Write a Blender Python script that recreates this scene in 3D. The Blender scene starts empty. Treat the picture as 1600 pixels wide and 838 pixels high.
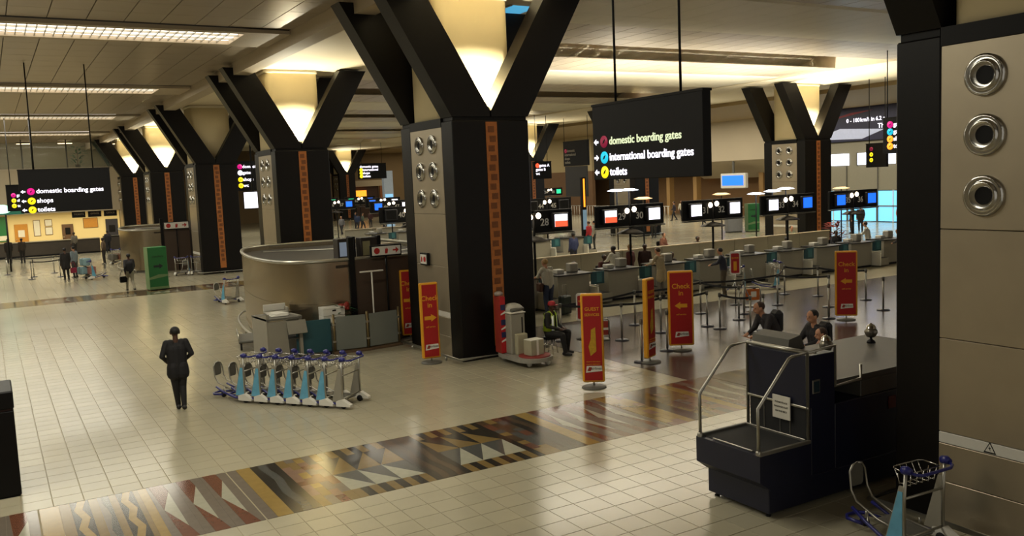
import bpy, math, random
import numpy as np
from mathutils import Vector, Matrix
random.seed(7)
SC = bpy.context.scene
C = SC.collection
pi = math.pi

# ------------------------------------------------------------------ camera
cam = bpy.data.objects.new('camera', bpy.data.cameras.new('camera'))
C.objects.link(cam)
cam.data.sensor_width = 36.0
cam.data.lens = 36.0 * 1379.26 / 1600
cam.data.clip_end = 400
yw, pt, rl = [math.radians(a) for a in (30.537, 5.765, -2.412)]
fw = Vector((math.sin(yw)*math.cos(pt), math.cos(yw)*math.cos(pt), -math.sin(pt)))
r0 = Vector((math.cos(yw), -math.sin(yw), 0)); u0 = r0.cross(fw)
rt = r0*math.cos(rl) + u0*math.sin(rl); up = -r0*math.sin(rl) + u0*math.cos(rl)
m = Matrix((rt, up, -fw)).transposed().to_4x4(); m.translation = (0, 0, 4.4)
cam.matrix_world = m
SC.camera = cam

# ------------------------------------------------------------------ world, lights, exposure
SC.view_settings.view_transform = 'Standard'
SC.view_settings.look = 'None'
SC.view_settings.gamma = 1.0
SC.view_settings.use_curve_mapping = False
SC.view_settings.exposure = 0.0
w = bpy.data.worlds.new('world'); SC.world = w; w.use_nodes = True
w.node_tree.nodes['Background'].inputs[0].default_value = (1.0, .93, .80, 1)
w.node_tree.nodes['Background'].inputs[1].default_value = .40

def area(name, loc, sx, sy, energy, col=(1, .955, .79), rot=(0, 0, 0), spread=pi):
    l = bpy.data.lights.new(name, 'AREA'); l.shape = 'RECTANGLE'; l.size = sx; l.size_y = sy
    l.energy = energy; l.color = col; l.spread = spread
    o = bpy.data.objects.new(name, l); o.location = loc; o.rotation_euler = rot; C.objects.link(o); return o
PITCH = 14.9
RIDGE = 27.85
TROFF = 900
for k in (-1, 0, 1, 2, 3):
    area('troffer_lamp', (-0.5, RIDGE + PITCH*k, 8.9), 14, 1.9, TROFF*(1.0 if k > -1 else .8))
for k, e in ((-1, .15), (0, .9), (1, 1.1), (2, 1.1), (3, 1), (4, 1)):
    area('troffer_lamp', (25, RIDGE + 1.45 + PITCH*k, 9.0), 19, 1.4, TROFF*1.0*e)
area('concourse_fill', (51, 55, 8.7), 8, 50, 4200, (1, .93, .78))  # both concourse areas are added fill without fixtures, to brighten the far walls
area('concourse_fill', (51, 100, 8.7), 8, 30, 1200, (1, .88, .66))

# ------------------------------------------------------------------ materials
def lin(c):
    if isinstance(c, str):
        c = [int(c[i:i+2], 16) for i in (0, 2, 4)]
    c = [v/255 for v in c]
    return [v/12.92 if v <= .04045 else ((v+.055)/1.055)**2.4 for v in c]
MATS = {}
def M(name, col, rough=.5, metal=0, emit=0, var=.12, scale=6, bump=0, spec=.5, ecol=None, bscale=None, stretch=None, alpha=1, coat=0):
    if name in MATS: return MATS[name]
    m = bpy.data.materials.new(name); m.use_nodes = True; MATS[name] = m
    nt = m.node_tree; b = nt.nodes['Principled BSDF']
    c = lin(col)
    tc = nt.nodes.new('ShaderNodeTexCoord'); src = tc.outputs['Object']
    if stretch:
        mp = nt.nodes.new('ShaderNodeMapping'); mp.inputs['Scale'].default_value = stretch
        nt.links.new(src, mp.inputs['Vector']); src = mp.outputs['Vector']
    n = nt.nodes.new('ShaderNodeTexNoise'); n.inputs['Scale'].default_value = scale; n.inputs['Detail'].default_value = 3
    nt.links.new(src, n.inputs['Vector'])
    mx = nt.nodes.new('ShaderNodeMix'); mx.data_type = 'RGBA'
    mx.inputs[6].default_value = [v*(1-var) for v in c]+[1]
    mx.inputs[7].default_value = [min(1, v*(1+var)) for v in c]+[1]
    nt.links.new(n.outputs['Fac'], mx.inputs[0]); nt.links.new(mx.outputs[2], b.inputs['Base Color'])
    b.inputs['Roughness'].default_value = rough; b.inputs['Metallic'].default_value = metal
    b.inputs['Specular IOR Level'].default_value = spec
    b.inputs['Coat Weight'].default_value = coat
    if alpha < 1: b.inputs['Alpha'].default_value = alpha
    if emit:
        b.inputs['Emission Color'].default_value = lin(ecol or col)+[1]; b.inputs['Emission Strength'].default_value = emit
    if bump:
        n2 = nt.nodes.new('ShaderNodeTexNoise'); n2.inputs['Scale'].default_value = bscale or scale*6
        nt.links.new(src, n2.inputs['Vector'])
        bp = nt.nodes.new('ShaderNodeBump'); bp.inputs['Strength'].default_value = bump; bp.inputs['Distance'].default_value = .01
        nt.links.new(n2.outputs['Fac'], bp.inputs['Height']); nt.links.new(bp.outputs['Normal'], b.inputs['Normal'])
    return m

def tile_material(name, col, var, size, ox, oy, rough, joints=False, spec=.5):
    m = bpy.data.materials.new(name); m.use_nodes = True; MATS[name] = m
    nt = m.node_tree; b = nt.nodes['Principled BSDF']; L = nt.links; N = nt.nodes.new
    g = N('ShaderNodeNewGeometry')
    sub = N('ShaderNodeVectorMath'); sub.operation = 'SUBTRACT'; sub.inputs[1].default_value = (ox, oy, 0); L.new(g.outputs['Position'], sub.inputs[0])
    dv = N('ShaderNodeVectorMath'); dv.operation = 'SCALE'; dv.inputs['Scale'].default_value = 1/size; L.new(sub.outputs[0], dv.inputs[0])
    fl = N('ShaderNodeVectorMath'); fl.operation = 'FLOOR'; L.new(dv.outputs[0], fl.inputs[0])
    zz = N('ShaderNodeVectorMath'); zz.operation = 'MULTIPLY'; zz.inputs[1].default_value = (1, 1, 0); L.new(fl.outputs[0], zz.inputs[0])
    wn = N('ShaderNodeTexWhiteNoise'); L.new(zz.outputs[0], wn.inputs['Vector'])
    no = N('ShaderNodeTexNoise'); no.inputs['Scale'].default_value = 3.0; no.inputs['Detail'].default_value = 6; L.new(g.outputs['Position'], no.inputs['Vector'])
    ad = N('ShaderNodeMath'); ad.operation = 'ADD'; L.new(wn.outputs['Value'], ad.inputs[0]); L.new(no.outputs['Fac'], ad.inputs[1])
    mr = N('ShaderNodeMapRange'); mr.inputs[1].default_value = .2; mr.inputs[2].default_value = 1.8; L.new(ad.outputs[0], mr.inputs[0])
    c = lin(col)
    mx = N('ShaderNodeMix'); mx.data_type = 'RGBA'
    mx.inputs[6].default_value = [v*(1-var) for v in c]+[1]; mx.inputs[7].default_value = [v*(1+var) for v in c]+[1]
    L.new(mr.outputs[0], mx.inputs[0]); out = mx.outputs[2]
    if joints:
        bt = N('ShaderNodeTexBrick'); bt.offset = 0; bt.inputs['Scale'].default_value = 1/size
        bt.inputs['Brick Width'].default_value = 1; bt.inputs['Row Height'].default_value = 1; bt.inputs['Mortar Size'].default_value = .02
        L.new(sub.outputs[0], bt.inputs['Vector'])
        m2 = N('ShaderNodeMix'); m2.data_type = 'RGBA'; m2.inputs[7].default_value = [v*.85 for v in c]+[1]
        L.new(bt.outputs['Fac'], m2.inputs[0]); L.new(out, m2.inputs[6]); out = m2.outputs[2]
    L.new(out, b.inputs['Base Color'])
    n3 = N('ShaderNodeTexNoise'); n3.inputs['Scale'].default_value = .4; L.new(g.outputs['Position'], n3.inputs['Vector'])
    r3 = N('ShaderNodeMapRange'); r3.inputs[3].default_value = rough*.8; r3.inputs[4].default_value = rough*1.25; L.new(n3.outputs['Fac'], r3.inputs[0])
    L.new(r3.outputs[0], b.inputs['Roughness']); b.inputs['Specular IOR Level'].default_value = spec
    return m

def brushed(m):
    nt = m.node_tree; b = nt.nodes['Principled BSDF']; tg = nt.nodes.new('ShaderNodeTangent'); tg.direction_type = 'RADIAL'; tg.axis = 'Z'
    b.inputs['Anisotropic'].default_value = .85; nt.links.new(tg.outputs[0], b.inputs['Tangent'])
black = M('black_granite', '0e0b09', .4, var=.3, scale=14, bump=.05, spec=.22)
blackside = M('black_paint', '0c0a09', .5, var=.2, spec=.2)
steel = M('brushed_steel', 'b0a48e', .4, .75, var=.10, scale=2.2, bump=.06, bscale=90)
steel_drum = M('drum_steel', 'a89a82', .26, .9, var=.08, scale=2.0, bump=.05, bscale=90)
brushed(steel_drum)
chrome = M('chrome', 'c2c0ba', .18, 1, var=.05)
alum = M('aluminium', 'a9a69b', .35, .9, var=.06)
cream = M('cream_plaster', 'd9c9a0', .6, var=.04, scale=2)
soffitm = M('soffit_paint', 'd8ccb0', .7, var=.03, scale=.7)
panelm = M('ceiling_panel', 'aa9d88', .36, .3, var=.07, scale=.8)
panelr = M('ceiling_panel_pale', 'cbc3aa', .45, .1, var=.06, scale=.8)
gapm = M('ceiling_gap', '3a332b', .8)
trimm = M('trim_paint', 'b3a58d', .6, var=.03)
orange = M('copper_strip', 'a0602a', .5, .1, var=.3, scale=9, bump=.1)
plaque = M('plaque_bronze', '6e3f1c', .55, .1, var=.35, scale=20, bump=.2)
wallm = M('wall_beige', 'b0a38a', .8, var=.05, scale=.5)
walld = M('wall_brown', '6d5136', .7, var=.15, scale=1.5)
dark = M('dark_plastic', '0e0d0e', .5, spec=.2)
navy = M('navy_laminate', '12152a', .4, var=.2, scale=3)
grey = M('grey_laminate', '8c8779', .5, var=.06)
greyd = M('grey_dark', '5a5850', .5)
white = M('white_paint', 'd6d3c8', .5, var=.04)
teal = M('teal_panel', '1d4a52', .5, var=.1)
red = M('banner_red', 'a01414', .45, var=.06)
yellow = M('banner_yellow', 'd8981c', .45, var=.06)
bluepl = M('blue_plastic', '22246e', .35, var=.1)
rubber = M('rubber', '141414', .8)
belt = M('belt_black', '121214', .7)
skin_l = M('skin_light', 'b58467', .6, var=.06); skin_d = M('skin_dark', '4a2f22', .55, var=.08)
hairb = M('hair_black', '120e0c', .6, var=.2, scale=30); hairbr = M('hair_brown', '3a2415', .6, var=.2, scale=30); hairbl = M('hair_blond', '9a7a48', .6, var=.2, scale=30)
def glow(name, col, s, base=None): return M(name, base or col, .5, emit=s, ecol=col, var=.02)
gl_text = glow('sign_text_glow', 'f4f0ff', 1.6); gl_white = glow('screen_white', 'f4f2ff', 2.2); gl_blue = glow('screen_blue', '1f6cff', 1.3)
gl_red = glow('screen_red', 'ff5a38', 1.3); gl_warm = glow('lamp_warm', 'ffe2b0', 5); gl_yel = glow('sign_yellow', 'f0d818', 1.1)
gl_mag = glow('sign_magenta', 'd01080', .9); gl_cyan = glow('sign_cyan', '18b8d8', 1.0); gl_green = glow('screen_green', '28d890', 1.2)
gl_tube = glow('troffer_tube', 'fff4e4', 3.2); gl_rose = glow('sign_rose', '8a1a3c', .5); gl_amber = glow('amber_glow', 'ff9a28', 1.6)
gl_globe2 = glow('disc_glow', 'e8f0ff', 4); gl_warm2 = glow('disc_warm', 'f0c890', 1.6)
gl_day = glow('daylight_glass', '6fc0f0', 1.1); gl_dim = glow('sign_text_dim', 'dce8c0', .8)

# ------------------------------------------------------------------ mesh helpers
class B:
    def __init__(s): s.v = []; s.f = []; s.s = []; s.mi = []; s.cur = 0
    def add(s, v, f, smooth=False):
        o = len(s.v); s.v += [tuple(p) for p in v]; s.f += [tuple(i+o for i in q) for q in f]
        s.s += [smooth]*len(f); s.mi += [s.cur]*len(f); return s
    def box(s, x0, y0, z0, x1, y1, z1, bottom=True):
        v = [(x0,y0,z0),(x1,y0,z0),(x1,y1,z0),(x0,y1,z0),(x0,y0,z1),(x1,y0,z1),(x1,y1,z1),(x0,y1,z1)]
        f = [(4,5,6,7),(0,1,5,4),(1,2,6,5),(2,3,7,6),(3,0,4,7)]
        if bottom: f.append((3,2,1,0))
        return s.add(v, f)
    def cbox(s, x0, y0, z0, x1, y1, z1, b=.01):
        b = min(b, (x1-x0)*.45, (y1-y0)*.45, (z1-z0)*.45)
        v = []; idx = {}
        X = (x0, x1); Y = (y0, y1); Z = (z0, z1); sg = (1, -1)
        for i in (0, 1):
            for j in (0, 1):
                for k in (0, 1):
                    idx[i,j,k,0] = len(v); v.append((X[i], Y[j]+b*sg[j], Z[k]+b*sg[k]))
                    idx[i,j,k,1] = len(v); v.append((X[i]+b*sg[i], Y[j], Z[k]+b*sg[k]))
                    idx[i,j,k,2] = len(v); v.append((X[i]+b*sg[i], Y[j]+b*sg[j], Z[k]))
        f = []
        q = lambda a: f.append(tuple(idx[t] for t in a))
        q([(0,0,0,0),(0,0,1,0),(0,1,1,0),(0,1,0,0)]); q([(1,0,0,0),(1,1,0,0),(1,1,1,0),(1,0,1,0)])
        q([(0,0,0,1),(1,0,0,1),(1,0,1,1),(0,0,1,1)]); q([(0,1,0,1),(0,1,1,1),(1,1,1,1),(1,1,0,1)])
        q([(0,0,0,2),(0,1,0,2),(1,1,0,2),(1,0,0,2)]); q([(0,0,1,2),(1,0,1,2),(1,1,1,2),(0,1,1,2)])
        for i in (0,1):
            for j in (0,1):
                q([(i,j,0,0),(i,j,0,1),(i,j,1,1),(i,j,1,0)]); q([(i,0,j,0),(i,0,j,2),(i,1,j,2),(i,1,j,0)]); q([(0,i,j,1),(0,i,j,2),(1,i,j,2),(1,i,j,1)])
                for k in (0,1): q([(i,j,k,0),(i,j,k,1),(i,j,k,2)])
        return s.add(v, f)
    def tube(s, pts, r, n=8, closed=False, caps=True):
        P = [Vector(p) for p in pts]; N = len(P); R = r if isinstance(r, (list, tuple)) else [r]*N
        v = []; prev = None
        for i in range(N):
            a = P[i-1] if (i or closed) else P[i]; b = P[(i+1) % N] if (i < N-1 or closed) else P[i]
            t = (b-a).normalized()
            if prev is None:
                ref = Vector((0,0,1)) if abs(t.z) < .9 else Vector((1,0,0)); nx = t.cross(ref).normalized()
            else:
                nx = (prev - t*prev.dot(t)).normalized()
            prev = nx; ny = t.cross(nx)
            v += [P[i] + (nx*math.cos(2*pi*k/n) + ny*math.sin(2*pi*k/n))*R[i] for k in range(n)]
        f = []
        for i in range(N if closed else N-1):
            j = (i+1) % N
            f += [(i*n+k, i*n+(k+1) % n, j*n+(k+1) % n, j*n+k) for k in range(n)]
        s.add(v, f, True)
        if caps and not closed:
            o = len(s.v) - len(v)
            s.f += [tuple(o+k for k in reversed(range(n))), tuple(o+(N-1)*n+k for k in range(n))]; s.s += [False]*2; s.mi += [s.cur]*2
        return s
    def lathe(s, prof, n=20, c=(0,0), smooth=True):
        v = [(c[0]+r*math.cos(2*pi*k/n), c[1]+r*math.sin(2*pi*k/n), z) for r, z in prof for k in range(n)]
        f = [(i*n+k, i*n+(k+1) % n, (i+1)*n+(k+1) % n, (i+1)*n+k) for i in range(len(prof)-1) for k in range(n)]
        return s.add(v, f, smooth)
    def prism(s, poly, a0, a1, ax='z', smooth=False):
        n = len(poly)
        mk = {'z': lambda p, a: (p[0], p[1], a), 'y': lambda p, a: (p[0], a, p[1]), 'x': lambda p, a: (a, p[0], p[1])}[ax]
        ar = sum(poly[i][0]*poly[(i+1) % n][1]-poly[(i+1) % n][0]*poly[i][1] for i in range(n))
        if (ar < 0) != (ax == 'y'): poly = poly[::-1]
        v = [mk(p, a0) for p in poly]+[mk(p, a1) for p in poly]
        s.add(v, [(i, (i+1) % n, n+(i+1) % n, n+i) for i in range(n)], smooth)
        o = len(s.v)-2*n
        s.f += [tuple(o+i for i in reversed(range(n))), tuple(o+n+i for i in range(n))]; s.s += [False]*2; s.mi += [s.cur]*2
        return s
    def ball(s, c, r, n=10, sx=1, sy=1, sz=1):
        prof = [(max(1e-4, math.sin(pi*i/n)), -math.cos(pi*i/n)) for i in range(n+1)]; m = n*2
        v = [(c[0]+r*sx*p*math.cos(2*pi*k/m), c[1]+r*sy*p*math.sin(2*pi*k/m), c[2]+r*sz*z) for p, z in prof for k in range(m)]
        f = [(i*m+k, i*m+(k+1) % m, (i+1)*m+(k+1) % m, (i+1)*m+k) for i in range(n) for k in range(m)]
        return s.add(v, f, True)
    def mesh(s, name, mats):
        me = bpy.data.meshes.new(name); me.from_pydata(s.v, [], s.f)
        me.polygons.foreach_set('use_smooth', s.s)
        for m in (mats if isinstance(mats, (list, tuple)) else [mats]): me.materials.append(m)
        if any(s.mi): me.polygons.foreach_set('material_index', s.mi)
        me.update(); return me

def link(name, me, parent=None, loc=(0,0,0), rot=(0,0,0)):
    o = bpy.data.objects.new(name, me); C.objects.link(o); o.location = loc; o.rotation_euler = rot
    if parent: o.parent = parent
    return o
def part(name, b, mats, parent=None, loc=(0,0,0), rot=(0,0,0), label=None):
    o = link(name, b.mesh(name, mats) if isinstance(b, B) else b, parent, loc, rot)
    if label: o['label'] = label
    return o
def tag(o, label, cat, group=None):
    o['label'] = label; o['category'] = cat
    if group: o['group'] = group
    return o
def thing(name, label, cat, loc=(0,0,0), rz=0, group=None):
    return tag(link(name, None, None, loc, (0,0,rz)), label, cat, group)
def struct(name, b, mats, loc=(0,0,0)):
    o = part(name, b, mats, None, loc); o['kind'] = 'structure'; return o
def dup(root, loc=None, rz=None, label=None, group=None):
    def cp(o, p):
        c = o.copy(); C.objects.link(c); c.parent = p
        for ch in list(o.children): cp(ch, c)
        return c
    r = cp(root, None)
    if loc is not None: r.location = loc
    if rz is not None: r.rotation_euler = (0, 0, rz)
    if label: r['label'] = label
    if group: r['group'] = group
    return r
TMP = bpy.data.scenes.new('tmp')
def evalmesh(o):
    TMP.collection.objects.link(o)
    with bpy.context.temp_override(scene=TMP, view_layer=TMP.view_layers[0]): dg = bpy.context.evaluated_depsgraph_get()
    dg.update()
    me = bpy.data.meshes.new_from_object(o.evaluated_get(dg))
    TMP.collection.objects.unlink(o); bpy.data.objects.remove(o)
    return me
TXT = {}
def text(s, size, mat, align='CENTER', ext=.004):
    key = (s, size, mat.name, align)
    if key in TXT: return TXT[key]
    cu = bpy.data.curves.new('t', 'FONT'); cu.body = s; cu.size = size; cu.align_x = align; cu.align_y = 'CENTER'; cu.extrude = ext; cu.resolution_u = 3; cu.offset = size*.013
    me = evalmesh(bpy.data.objects.new('t', cu)); me.materials.clear(); me.materials.append(mat); TXT[key] = me
    return me
# orientation for text/flat art: lies in local XY, faces +Z;  face -Y: rot (90,0,0); face -X: (90,0,-90)
FY = (pi/2, 0, 0); FX = (pi/2, 0, -pi/2)
ORD = ['first', 'second', 'third', 'fourth', 'fifth', 'sixth', 'seventh', 'eighth', 'ninth', 'tenth', 'eleventh', 'twelfth', 'thirteenth', 'fourteenth', 'fifteenth', 'sixteenth', 'seventeenth', 'eighteenth', 'nineteenth', 'twentieth']

# ------------------------------------------------------------------ floor
FT = .4; FX0 = 6.86; FY0 = 9.19
tile_m = tile_material('floor_tile', 'a49d86', .07, FT, FX0, FY0, .19)
tile_far = tile_material('floor_tile_far', 'a49d86', .025, FT, FX0, FY0, .2, True)
dark_tile = tile_material('dark_floor_tile', '4a4038', .12, .4, FX0, FY0, .22)
grout = M('grout', '8d8266', .7)
floor = struct('floor', B().box(-22, -3, -.2, 64, 122, -.012), tile_far)
# far floor surface beyond the modelled tiles
b = B(); b.box(-22, 33.59, -.012, 60, 41.22, 0, False); b.box(-22, 43.62, -.012, 60, 122, 0, False); b.box(12.46, 22, -.012, 60, 33.59, 0, False)
part('floor_beyond', b, tile_far, floor)
part('grout_bed', B().box(-6, 4, -.011, 15, 34, -.006, False), grout, floor)
b = B(); k = .012; h = FT/2-.003
tb = B().add([(-h,-h,-.008),(h,-h,-.008),(h,h,-.008),(-h,h,-.008),(-h+.004,-h+.004,0),(h-.004,-h+.004,0),(h-.004,h-.004,0),(-h+.004,h-.004,0)],
             [(4,5,6,7),(0,1,5,4),(1,2,6,5),(2,3,7,6),(3,0,4,7)])
tile_me = tb.mesh('floor_tile', tile_m)
def inview(x, y, z, mg=.04):
    d = Vector((x, y, z)) - Vector((0, 0, 4.4)); q = d.dot(fw)
    if q < .5: return False
    u = d.dot(rt)/q*1379.26/1600; v = d.dot(up)/q*1379.26/838
    return abs(u) < .5+mg and abs(v) < .5+mg
cells = []
for i in range(-30, 18):
    for j in range(-12, 61):
        cx = FX0+FT*(i+.5); cy = FY0+FT*(j+.5)
        if 11.59 < cy < 13.99 or cx > 14.9: continue
        if cx > 12.45 and cy > 14: continue
        if cy > 33.5: continue
        if inview(cx, cy, 0): cells.append((cx*cx+cy*cy, cx, cy))
cells.sort()
for d, cx, cy in cells[:300]: link('tile', tile_me, floor, (cx, cy, 0))
b = B()
for d, cx, cy in cells[300:]:
    b.add([(x+cx, y+cy, z) for x, y, z in tb.v], tb.f)
o = part('tile_field', b, tile_m, floor); o['kind'] = 'stuff'
# dark check-in floor
b = B()
for i in range(14, 62):
    for j in range(12, 32):
        x = FX0+FT*i; y = FY0+FT*j
        if inview(x+.2, y+.2, 0): b.box(x+.002, y+.002, -.01, x+FT-.002, y+FT-.002, 0, False)
o = part('dark_tile_field', b, dark_tile, floor); o['kind'] = 'stuff'
part('dark_floor_bed', B().box(12.45, 13.99, -.012, 32, 22, -.008, False), M('dark_grout', '2c2620', .8), floor)

# mosaic band : straight courses on a 0.4 m module, y 11.59..13.99
ST = {k: M('stone_'+k, c, .14, var=.16, scale=8) for k, c in dict(grey='6a6156', red='66402f', white='9c9a88', yel='8c7440', och='74603a', drk='2e2a24', brn='4c3c2c', pink='7d6352', slate='4c4c48').items()}
band = part('mosaic_band', B().box(-3, 11.59, -.012, 30, 13.99, -.008, False), ST['brn'], floor)
pieces = []
def pc(c, *p): pieces.append((c, p))
def rect(c, x0, x1, y0=11.59, y1=13.99): pc(c, (x0,y0), (x1,y0), (x1,y1), (x0,y1))
def zigzag(x0, x1):
    n = 6; w = x1-x0; ys = [11.59+2.4*i/n for i in range(n+1)]
    L = [(x0+w*(.12 if i % 2 else .42), y) for i, y in enumerate(ys)]; R = [(x+w*.46, y) for x, y in L]
    pc('yel', *(L+R[::-1])); pc('drk', (x0, 11.59), *L, (x0, 13.99)); pc('drk', (x1, 13.99), *R[::-1], (x1, 11.59))
def motif(x0, n, w=.39):
    for i in range(n):
        x = x0+i*w
        pc('red', (x+.02,13.99), (x+.22,13.99), (x+.24,13.6), (x+.06,12.83)); pc('white', (x+.24,13.6), (x+.06,12.83), (x+.24,12.02))
        pc('red', (x+.06,12.83), (x+.24,12.02), (x+.30,11.59), (x+.10,11.59)); pc('grey', (x-.02,13.99), (x+.02,13.99), (x+.06,12.83), (x+.10,11.59), (x-.02+.1-.1,11.59))
        pc('grey', (x+.22,13.99), (x+.37,13.99), (x+.37,11.59), (x+.30,11.59), (x+.24,12.02), (x+.24,13.6))
def patches(x0, x1, pal, n):
    w = (x1-x0)/n; r = random.Random(int(x0*100))
    for i in range(n):
        y = 11.59
        while y < 13.98:
            h = min(r.choice((.2,.3,.4)), 13.99-y); rect(r.choice(pal), x0+i*w, x0+(i+1)*w, y, y+h); y += h
def tri_block(x0, n, flip, w=.4):
    for y0 in (11.59, 13.59):
        for i in range(n*3): rect('drk' if i % 2 else 'och', x0+i*w/3, x0+(i+1)*w/3, y0, y0+.4)
    for i in range(n):
        a = x0+i*w; c = a+w
        if flip:
            pc('och', (a,13.59), (a,12.79), (c,12.79)); pc('drk', (a,13.59), (c,12.79), (c,13.59))
            pc('slate', (a,12.79), (a,11.99), (c,12.79)); pc('white', (a,11.99), (c,11.99), (c,12.79))
        else:
            pc('drk', (a,13.59), (c,13.59), (a,12.79)); pc('och', (c,13.59), (c,12.79), (a,12.79))
            pc('slate', (a,12.79), (c,12.79), (c,11.99)); pc('white', (a,12.79), (c,11.99), (a,11.99))
def waves(x0, x1, cols):
    n = len(cols); w = (x1-x0)/n; ys = [11.59+.3*i for i in range(9)]
    def edge(k): return [(x0+k*w+(.03*math.sin(i*1.5) if 0 < k < n else 0), y) for i, y in enumerate(ys)]
    for k, c in enumerate(cols): pc(c, *edge(k), *edge(k+1)[::-1])
motif(-.9, 3); rect('yel', .27, .52); rect('och', .52, .66); zigzag(.66, .9); rect('och', .9, 1.02); waves(1.02, 1.17, ['grey','slate']); rect('och', 1.17, 1.27)
zigzag(1.27, 1.5); rect('och', 1.5, 1.57); rect('yel', 1.57, 1.69); motif(1.71, 3); rect('grey', 2.88, 3.02); rect('yel', 3.02, 3.24); waves(3.24, 3.64, ['drk','slate','drk'])
patches(3.64, 4.2, ['och','pink','grey','yel','red'], 4); tri_block(4.2, 3, False); waves(5.4, 6.0, ['drk','brn','drk','brn','drk']); tri_block(6.0, 3, True)
rect('drk', 7.2, 7.32); patches(7.32, 7.8, ['och','red','slate','brn'], 3); waves(7.8, 8.15, ['drk','brn','drk']); rect('yel', 8.15, 8.4); motif(8.42, 4); patches(9.98, 10.5, ['och','pink','yel'], 3)
waves(10.5, 11.1, ['brn','drk','och','brn']); patches(11.1, 11.6, ['pink','grey','och'], 3); rect('yel', 11.6, 11.8); motif(11.82, 3); waves(13.0, 13.9, ['brn','drk','och','drk']); tri_block(13.9, 4, False); motif(15.52, 6); patches(17.9, 19, ['och','grey','pink'], 4); waves(19, 22, ['brn','grey','drk','och','grey','brn'])
bb = {k: B() for k in ST}
for c, p in pieces:
    # recess each stone edge a little for the joint
    cx = sum(q[0] for q in p)/len(p); cy = sum(q[1] for q in p)/len(p)
    s = .985
    pp = [((q[0]-cx)*s+cx, (q[1]-cy)*(.5+.5*s)+cy) for q in p]
    o = part('inlay_stone', B().prism(pp, -.008, 0), ST[c], band)
    bb[c].prism([(x, y+29.63) for x, y in pp], -.010, 0)
band2 = part('mosaic_band', B().box(-3, 41.22, -.012, 30, 43.62, -.010, False), ST['brn'], floor)
for c in bb:
    o = part('inlay_field', bb[c], ST[c], band2); o['kind'] = 'stuff'

# ------------------------------------------------------------------ ceilings
CZ = 9.1
ceil1 = struct('ceiling', B().box(-20, -3, CZ+.02, 8.3, 84, CZ+.25), gapm)
PW, PL = .93, 1.32
def chamfer_panel(w, l, t=.03):
    h, k = w/2-.008, l/2-.006
    return B().add([(-h,-k,t),(h,-k,t),(h,k,t),(-h,k,t),(-h+.006,-k+.006,0),(h-.006,-k+.006,0),(h-.006,k-.006,0),(-h+.006,k-.006,0)],
                   [(7,6,5,4),(4,5,1,0),(5,6,2,1),(6,7,3,2),(7,4,0,3)])
pb = chamfer_panel(PW, PL); pme = pb.mesh('ceiling_panel', panelm)
TW = 2.3    # width of the lighting trough opening incl. trim
def in_trough(y): return any(abs(y-(RIDGE+PITCH*k)) < TW/2+.35+PL/2 for k in range(-2, 5))
todo = []
for k in range(-2, 4):
    y0 = RIDGE+PITCH*k+TW/2+.35; n = 9; l = (PITCH-TW-.7)/n
    for j in range(n):
        for i in range(-30, 9):
            x = 8.3-PW*(i+.5)
            if x < -19: continue
            todo.append((inview(x, y0+l*(j+.5), CZ, .08), x, y0+l*(j+.5), l))
sx = None; far = B(); n = 0
pl_me = chamfer_panel(PW, (PITCH-TW-.7)/9).mesh('ceiling_panel', panelm)
pl_b = chamfer_panel(PW, (PITCH-TW-.7)/9)
for vis, x, y, l in sorted(todo, key=lambda t: (not t[0], t[1]**2+t[2]**2)):
    if vis and n < 300: link('panel', pl_me, ceil1, (x, y, CZ-.005)); n += 1
    else: far.add([(a+x, b_+y, c+CZ-.005) for a, b_, c in pl_b.v], pl_b.f)
o = part('panel_field', far, panelm, ceil1); o['kind'] = 'stuff'

def louvre_light(name, x0, x1, yc, z, w, nrow, label, slope_mat=alum, fr=.32, tilt=0, er=.5):
    t = thing(name, label, 'ceiling light', (x0, yc, z), 0, 'louvred troughs of the hall ceiling'); t.rotation_euler.x = tilt
    L = x1-x0; hw = w/2
    b = B()
    for s in (-1, 1): b.box(0, min(s*hw, s*(hw+fr)), -.06, L, max(s*hw, s*(hw+fr)), .05)
    b.box(L, -hw-fr, -.06, L+er, hw+fr, .05); b.box(-.5, -hw-fr, -.06, 0, hw+fr, .05)
    part('frame', b, trimm, t)
    b = B(); pitch = .24
    for i in range(1, int(L/pitch)): b.box(i*pitch-.012, -hw, -.02, i*pitch+.012, hw, .03)
    for r in range(1, nrow): y = -hw+w*r/nrow; b.box(0, y-.02, -.03, L, y+.02, .03)
    part('louvre', b, slope_mat, t)
    part('diffuser', B().box(0, -hw, .06, L, hw, .1), gl_tube, t)
    return t
names = ['nearest louvred light trough, just overhead at top edge', 'first bright louvred ceiling trough at upper left', 'second louvred ceiling trough behind the brightest one', 'third louvred ceiling trough above the far offices', 'farthest louvred ceiling trough at the left']
for i, k in enumerate((-1, 0, 1, 2, 3)):
    louvre_light('ceiling_light', -8, 7.0, RIDGE+PITCH*k, CZ-.06, 2.0, 3, names[i], er=1.28)

# beams and soffit along the near column row
struct('trim_1', B().box(8.3, -3, 8.66, 8.87, 90, 9.4), trimm)
struct('trim_2', B().box(8.87, -3, 9.0, 13.3, 118, 9.2), soffitm)
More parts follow.
